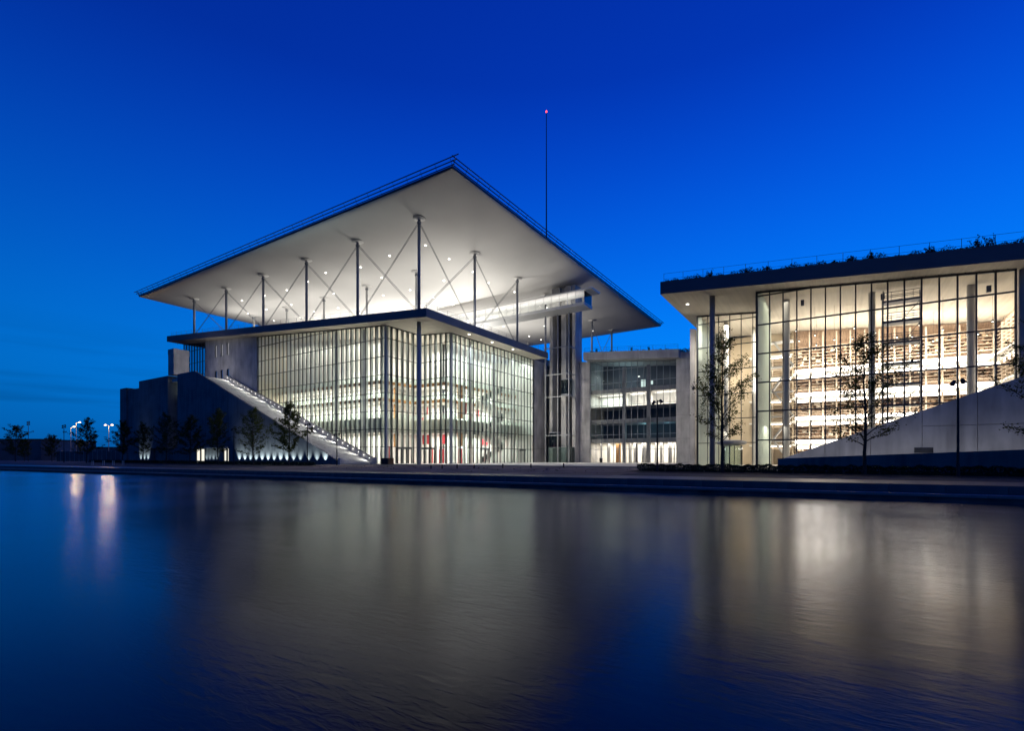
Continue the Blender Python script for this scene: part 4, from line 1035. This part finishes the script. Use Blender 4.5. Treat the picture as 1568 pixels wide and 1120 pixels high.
TV = [tree_mesh(21, 10.6, 3.9, 12500, 0.072, 0.22), tree_mesh(22, 10.2, 4.2, 11500, 0.072, 0.2), tree_mesh(33, 9.6, 3.9, 10000, 0.115, 0.18), tree_mesh(44, 9.4, 4.0, 10000, 0.115, 0.18), tree_mesh(57, 8.6, 3.0, 5200, 0.13, 0.15, False), tree_mesh(71, 9.0, 3.4, 7000, 0.11, 0.22), tree_mesh(83, 9.9, 4.4, 8000, 0.11, 0.16)]
def tree(x, y, var, s, rz, label, group=None, name='young_tree'):
    o = empty(name, (x, y, zg(x, y) - 0.05), label, 'tree', group)
    o.scale = (s, s, s); o.rotation_euler = (0, 0, rz)
    link('trunk', TV[var][0], o); link('crown', TV[var][1], o); return o
G = 'young trees along the quay'
tree(49.0, -14.5, 0, 1.14, 0.5, 'slim upright young tree in front of the library entrance column', G)
tree(58.9, -14.5, 1, 1.06, 2.1, 'young tree with sparse branches in front of the bookshelf glass', G)
tree(68.5, -14.3, 0, 1.05, 4.0, 'young tree cut by the right edge of the picture', G)
tree(-13.4, -14.5, 2, 1.02, 0.2, 'young tree in front of the great stair, nearest to its foot', G)
tree(-23.2, -14.5, 6, 0.94, 1.2, 'young tree before the uplit wall, second from the foot of the stair', G)
tree(-34.4, -14.5, 5, 1.10, 2.2, 'young tree before the stair wall, third from the foot of the stair', G)
tree(-44.7, -14.5, 3, 0.95, 3.0, 'young tree before the lit doors, fourth from the foot of the stair', G)
tree(-54.4, -14.5, 6, 1.0, 4.1, 'young tree before the narrow wall slot, fifth from the stair foot', G)
tree(-65.2, -14.5, 5, 0.96, 5.0, 'young tree in front of the service wing block with lit base', G)
tree(-75.5, -14.5, 2, 0.98, 0.9, 'young tree at the left corner of the service wing', G)
tree(-88.5, -17.0, 3, 1.08, 2.6, 'dark tree standing free left of the service wing beneath the twin street lamp', G)
tree(-149, -16, 4, 1.22, 1.0, 'dark bushy tree near the left edge before the low shed', 'trees at the left edge')
tree(-140, -10, 4, 0.9, 2.0, 'smaller dark tree right of the bushy tree near the left edge', 'trees at the left edge')
tree(-158, -12, 4, 0.8, 3.0, 'small dark tree cut by the left edge of the picture', 'trees at the left edge')

# ------------------------------------------------------------------ hedges and planting
def hedge_mesh(name, pts_fn, n, size, mat, core=None, seed=1):
    rnd = random.Random(seed); mb = MB()
    for i in range(n):
        o = Vector(pts_fn(rnd)); u = Vector((rnd.uniform(-1, 1), rnd.uniform(-1, 1), rnd.uniform(-1, 1))).normalized()
        w = u.cross(Vector((rnd.uniform(-1, 1), rnd.uniform(-1, 1), rnd.uniform(-1, 1)))).normalized(); s = size * rnd.uniform(0.5, 1.3)
        mb.quad(o - u * s, o + w * s * .6, o + u * s, o - w * s * .6)
    if core:
        for c in core: mb.box(*c)
    return mb.build(name, mat)
def hedge_pts(x0, x1, y, h):
    def f(rnd):
        x = rnd.uniform(x0, x1); k = 0.86 + 0.10 * math.sin(x * 3.1) * math.sin(x * 1.27 + 1) + 0.06 * math.sin(x * 7.7)
        return (x, y + rnd.gauss(0, 0.28), zg(x, y) + h * k * (1 - rnd.random() ** 2.2 * 0.95))
    return f
tag(hedge_mesh('hedge', hedge_pts(41.2, 76, -13.4, 0.74), 20000, 0.075, 'hedge_leaf', [(41.6 + i * 1.15, 42.6 + i * 1.15, -13.55, -13.25, -0.7, 0.0 + 0.04 * math.sin(i * 2.2)) for i in range(30)], 5), 'low dark clipped hedge in front of the library', 'hedge')
tag(hedge_mesh('hedge', hedge_pts(-98, -8.6, -13.4, 0.60), 16000, 0.11, 'hedge_leaf', [(-98 + i * 3, -95.4 + i * 3, -13.6, -13.2, -0.7, -0.15) for i in range(30)], 6), 'long low dark hedge below the uplit stair wall', 'hedge')
so = MB()
for x0, x1 in ((40.8, 78), (-99, -8)):
    k = 24
    for i in range(k):
        a = x0 + (x1 - x0) * i / k; b = x0 + (x1 - x0) * (i + 1) / k
        so.quad((a, -16.2, zg(a, -16.2) + 0.03), (b, -16.2, zg(b, -16.2) + 0.03), (b, -11.5, zg(b, -11.5) + 0.03), (a, -11.5, zg(a, -11.5) + 0.03))
tag(so.build('planting_bed', 'soil'), 'dark soil beds under hedges and trees', kind='structure')
def roof_pts(x0, x1, y0, y1, th_):
    def f(rnd):
        x = rnd.uniform(x0, x1); y = rnd.uniform(y0, y1)
        k = max(0.10, 0.30 + 0.24 * math.sin(x * 1.9) * math.sin(x * 0.71 + 2) + 0.12 * math.sin(x * 5.3))
        return (x, y, zf(x) + th_ + k * rnd.random())
    return f
tag(hedge_mesh('roof_planting', roof_pts(40.6, 85, -2.35, -0.9, th), 16000, 0.07, 'roof_plant', None, 8), 'dark ground cover along the library roof edge', 'planting', kind='stuff')
tag(hedge_mesh('roof_planting', roof_pts(11.2, 36, 40.2, 43, 1.62), 6000, 0.10, 'roof_plant', None, 9), 'dark ground cover on the roof of the middle building', 'planting', kind='stuff')
def shrub(x, y, z, h, seed, label, group):
    rnd = random.Random(seed); st = MB(); lf_ = MB()
    for i in range(9):
        az = rnd.uniform(0, 6.28); ln = h * rnd.uniform(0.6, 1.05); lean = rnd.uniform(0.05, 0.45)
        a = Vector((rnd.uniform(-.15, .15), rnd.uniform(-.15, .15), 0)); b = a + Vector((math.cos(az) * lean * ln, math.sin(az) * lean * ln, ln))
        st.tube(a, b, 0.012, 0.005, 4)
        for k in range(22):
            o = a.lerp(b, rnd.uniform(0.2, 1)) + Vector((rnd.gauss(0, .05), rnd.gauss(0, .05), rnd.gauss(0, .04)))
            u = Vector((rnd.uniform(-1, 1), rnd.uniform(-1, 1), rnd.uniform(0, 1))).normalized(); w = u.cross(Vector((0.3, 0.7, 0.2))).normalized(); s = 0.075
            lf_.quad(o - u * s, o + w * s * .5, o + u * s, o - w * s * .5)
    r = empty('roof_shrub', (x, y, z), label, 'shrub', group)
    st.build('stems', 'trunk_bark', r); lf_.build('foliage', 'roof_plant', r)
for i, (x, h, wd) in enumerate(((45.4, 1.1, 'first thin upright shrub from the left end of the library roof edge'), (49.3, 1.0, 'upright shrub on the library roof above the entrance glass corner'), (51.0, 0.9, 'bushy shrub on the library roof just right of the glass corner'),
        (53.0, 0.7, 'small shrub on the library roof above the left bookshelf glass'), (57.0, 0.7, 'low tuft on the library roof above the sparse young tree'), (58.4, 1.0, 'taller tuft on the library roof near the sparse young tree'),
        (59.9, 1.1, 'forked shrub on the library roof left of the scaffold'), (64.3, 1.0, 'thin single shrub on the library roof right of the scaffold'), (67.4, 1.3, 'tall spiky shrub on the library roof near the street lamp'), (68.4, 1.35, 'tallest spiky shrub on the library roof near the right edge'))):
    shrub(x, -1.2, zf(x) + th - 0.02, h, 60 + i, wd, 'shrubs on the library roof')
for i, x in enumerate((13.6, 21.5, 25.2)):
    shrub(x, 40.6, zf(x) + 1.68, 1.1, 90 + i, ['small shrub at the left of the middle building roof', 'rounded shrub on the middle building roof', 'pointed shrub on the middle building roof'][i], 'shrubs on the middle roof')

# ------------------------------------------------------------------ lamp posts
def lamp_post(x, y, h, label, group='unlit lamp posts along the quay', heads=2):
    r = empty('lamp_post', (x, y, zg(x, y) - 0.02), label, 'lamp post', group)
    MB().tube((0, 0, 0), (0, 0, 0.9), 0.11, 0.10, 10).tube((0, 0, 0.9), (0, 0, h), 0.085, 0.055, 10).build('pole', 'rubber_dark', r)
    for k in range(heads):
        s = -1 if k % 2 else 1; z = h - 0.1 - 0.45 * (k // 2) - (0.12 if k % 2 else 0)
        ax = Vector((0.839, 0.544, 0)) * s
        hd = MB().tube((0, 0, z), tuple(ax * 0.30 + Vector((0, 0, z))), 0.03, n=6)
        c = ax * 0.30 + Vector((0, 0, z)); hd.tube(c + Vector((0, 0, 0.14)) - ax * 0.06, c - Vector((0, 0, 0.16)) + ax * 0.12, 0.10, 0.17, 10)
        hd.build('lamp_head', 'rubber_dark', r)
    return r
lamp_post(64.1, -14.8, 6.7, 'dark unlit lamp post in front of the pale wedge wall')
lamp_post(43.4, -14.5, 6.6, 'dark unlit lamp post in front of the middle building')
lamp_post(-10.9, -13.0, 6.5, 'dark unlit lamp post crossing the lower stair flight')
lamp_post(-6.5, -11.0, 4.9, 'shorter dark lamp post at the very foot of the stair')
lamp_post(-29.2, -14.5, 6.3, 'dark unlit lamp post between trees before the uplit wall')
lamp_post(-103.5, -17, 9.4, 'tall dark floodlight pole left of the lit street lamps', heads=4)
lamp_post(-163, -10, 13.0, 'tall dark floodlight pole at the left edge of the picture', heads=6)
def street_lamp(x, y, h, heads, label, mat='street_lamp_glow', hs=0.9):
    r = empty('street_lamp', (x, y, 0), label, 'street lamp', 'lit street lamps far behind the canal')
    MB().tube((0, 0, 0), (0, 0, h), 0.12, 0.07, 8).build('pole', 'steel_grey', r)
    for s in heads:
        ax = Vector((0.839, 0.544, 0)) * s
        a = MB().tube((0, 0, h - 0.2), tuple(ax * hs + Vector((0, 0, h + 0.1))), 0.06, n=6).build('arm', 'steel_grey', r)
        c = ax * (hs + 0.3) + Vector((0, 0, h + 0.05))
        hd = MB().lathe(tuple(c), [(0.1, 0.25), (0.45, 0.12), (0.5, 0.0)][::-1] if False else [(0.22, -0.10), (0.34, 0.0), (0.28, 0.12), (0.1, 0.2)], 12).build('lamp_head', mat, r)
        d = bpy.data.lights.new('street_lamp_light', 'POINT'); d.energy = 900; d.color = (1, 0.66, 0.28); d.shadow_soft_size = 0.4
        o = bpy.data.objects.new('street_lamp_light', d); col.objects.link(o); o.location = c - Vector((0, 0, 0.6)); o.parent = r
def far(px_, Z, y_off=0):                    # bearing of a far thing from the quay opposite
    r = (px_ - 784) / 760.5
    return (57 + (0.839 * r - 0.5444) * Z, -59.9 + (0.5444 * r + 0.839) * Z)
street_lamp(*far(116.5, 170), 13.2, (1,), 'taller lit street lamp left of the yellow lit tree')
street_lamp(*far(108.4, 185), 12.6, (1,), 'lit street lamp just left of the tallest street lamp')
street_lamp(*far(109, 215), 7.4, (0.05,), 'small low lit lamp below the pair of street lamps')
street_lamp(*far(166.5, 175), 12.6, (1, -1), 'lit twin headed street lamp behind the free standing tree')
x, y = far(123, 172); t_ = tree(x, y, 4, 0.85, 0.3, 'round tree glowing yellow under the street lamps', None)
# ------------------------------------------------------------------ far buildings, fence, bollards, small things
def far_block(pa, pb, Z, h, depth, label, name='low_building', step=None):
    a = Vector((*far(pa, Z), 0)); b = Vector((*far(pb, Z), 0)); d = (b - a).normalized(); n_ = Vector((-d.y, d.x, 0)); c = (a + b) / 2
    r = empty(name, c, label, 'building')
    q = [a - c, b - c, b - c + n_ * depth, a - c + n_ * depth]
    MB().prism_xy([tuple(k.xy) for k in q], 0, h).build('wall', 'dark_building', r)
    q2 = [a - c - d * .3 - n_ * .3, b - c + d * .3 - n_ * .3, b - c + d * .3 + n_ * (depth + .3), a - c - d * .3 + n_ * (depth + .3)]
    MB().prism_xy([tuple(k.xy) for k in q2], h, h + 0.35).build('roof', 'quay_dark', r)
    ln = (b - a).length; k = int(ln // 6)
    for i in range(k):
        p = a - c + d * (3 + i * 6) - n_ * 0.03
        MB().prism_xy([tuple((p - d * 1.2).xy), tuple((p + d * 1.2).xy), tuple((p + d * 1.2 + n_ * .02).xy), tuple((p - d * 1.2 + n_ * .02).xy)], h * 0.45, h * 0.7).build('window', 'glass_blue', r)
    if step:
        s0, s1, hh = step; p0_ = a - c + d * ln * s0 + n_ * 1; p1_ = a - c + d * ln * s1 + n_ * 1
        MB().prism_xy([tuple(p0_.xy), tuple(p1_.xy), tuple((p1_ + n_ * 5).xy), tuple((p0_ + n_ * 5).xy)], h + 0.35, h + hh).build('plant_room', 'dark_building', r)
far_block(-60, 62, 215, 9.0, 14, 'long low shed with window band at the left edge')
far_block(62.5, 85, 205, 8.3, 20, 'dark flat roofed building right of the long shed', step=(0.05, 0.3, 1.0))
far_block(88, 230, 300, 7.4, 20, 'far low building behind the street lamps')
fence = empty('site_fence', (*far(110, 150), 0), 'dark panel fence below the street lamps', 'fence')
a = Vector((*far(86, 150), 0)); b = Vector((*far(184, 150), 0)); c = Vector(fence.location); nn = 14
for i in range(nn):
    p = a + (b - a) * (i / nn) - c; q = a + (b - a) * ((i + 0.97) / nn) - c; n_ = Vector((-(q - p).y, (q - p).x, 0)).normalized() * 0.06
    MB().prism_xy([tuple(p.xy), tuple(q.xy), tuple((q + n_).xy), tuple((p + n_).xy)], 0.05, 3.0).build('panel', 'dark_building', fence)
    MB().tube((p.x, p.y, 0), (p.x, p.y, 3.4), 0.07, n=6).build('post', 'steel_grey', fence)
def bollard(x, y, h, label, group, r=0.09, pair=False):
    o = MB().lathe((0, 0, 0), [(r * 1.2, 0), (r, 0.06), (r, h - 0.08), (r * 0.75, h)], 10).build('bollard', 'quay_stone' if pair else 'rubber_dark')
    o.location = (x, y, zg(x, y)); tag(o, label, 'bollard', group); return o
for i, p_ in enumerate((142, 158.5, 173.5, 188.5)):
    r = (p_ - 784) / 760.5; Dy = 24.6; e2 = 0.5444 * r + 0.839; Z = Dy / max(0.2, e2); x, y = 57 + (0.839 * r - 0.5444) * 92, -59.9 + e2 * 92
    o1 = empty('bollard_pair', (x, y, zg(x, y)), ['first twin post at the quay edge from the left', 'second twin post at the quay edge from the left', 'third twin post at the quay edge from the left', 'twin post at the quay edge nearest the service wing'][i], 'bollard', 'twin posts on the left quay')
    for s in (-0.14, 0.14): MB().lathe((s * 0.839, s * 0.544, 0), [(0.045, 0), (0.045, 0.82), (0.03, 0.86)], 8).build('post', 'steel_white', o1)
BP = (660, 677, 700, 726, 770, 813, 863)
words = ['first', 'second', 'third', 'fourth', 'fifth', 'sixth', 'seventh']
for i, p_ in enumerate(BP):
    r = (p_ - 784) / 760.5; Z = 58.0
    bollard(57 + (0.839 * r - 0.5444) * Z, -59.9 + (0.5444 * r + 0.839) * Z, 0.5, f'short dark post on the plaza edge, {words[i]} from the left', 'short posts along the plaza edge', 0.08)
bx = empty('crate', (-3.9, -3.2, 0), 'brown and black box on the plaza near the stair foot', 'box')
B('side', 'crate_brown', bx, (-0.8, 0.8, -0.6, 0.6, 0.02, 0.95)); B('lid', 'rubber_dark', bx, (-0.84, 0.84, -0.64, 0.64, 0.95, 1.0)); B('panel', 'rubber_dark', bx, (-0.78, 0.6, -0.63, -0.602, 0.05, 0.93))
bn = empty('litter_bin', (14.6, 40.9, 0), 'small dark bin in front of the middle building glass', 'bin')
MB().lathe((0, 0, 0), [(0.28, 0), (0.3, 0.05), (0.34, 0.95)], 14).build('body', 'rubber_dark', bn); MB().lathe((0, 0, 0.95), [(0.36, 0), (0.36, 0.06), (0.2, 0.14)], 14).build('lid', 'steel_grey', bn)

gr = empty('quay_grating', qp(30.4, 0.5, -0.815), 'dark slatted grating on the quay edge near the right side', 'grating')
for k in range(26):
    a = [Vector(qp(30.4 + k * 0.22 + u, v, 0)) - Vector(qp(30.4, 0.5, 0)) for u, v in ((0, 0.05), (0.14, 0.05), (0.14, 0.8), (0, 0.8))]
    MB().hexa([(p.x, p.y, 0) for p in a] + [(p.x, p.y, 0.10) for p in a]).build('slat', 'rubber_dark', gr)
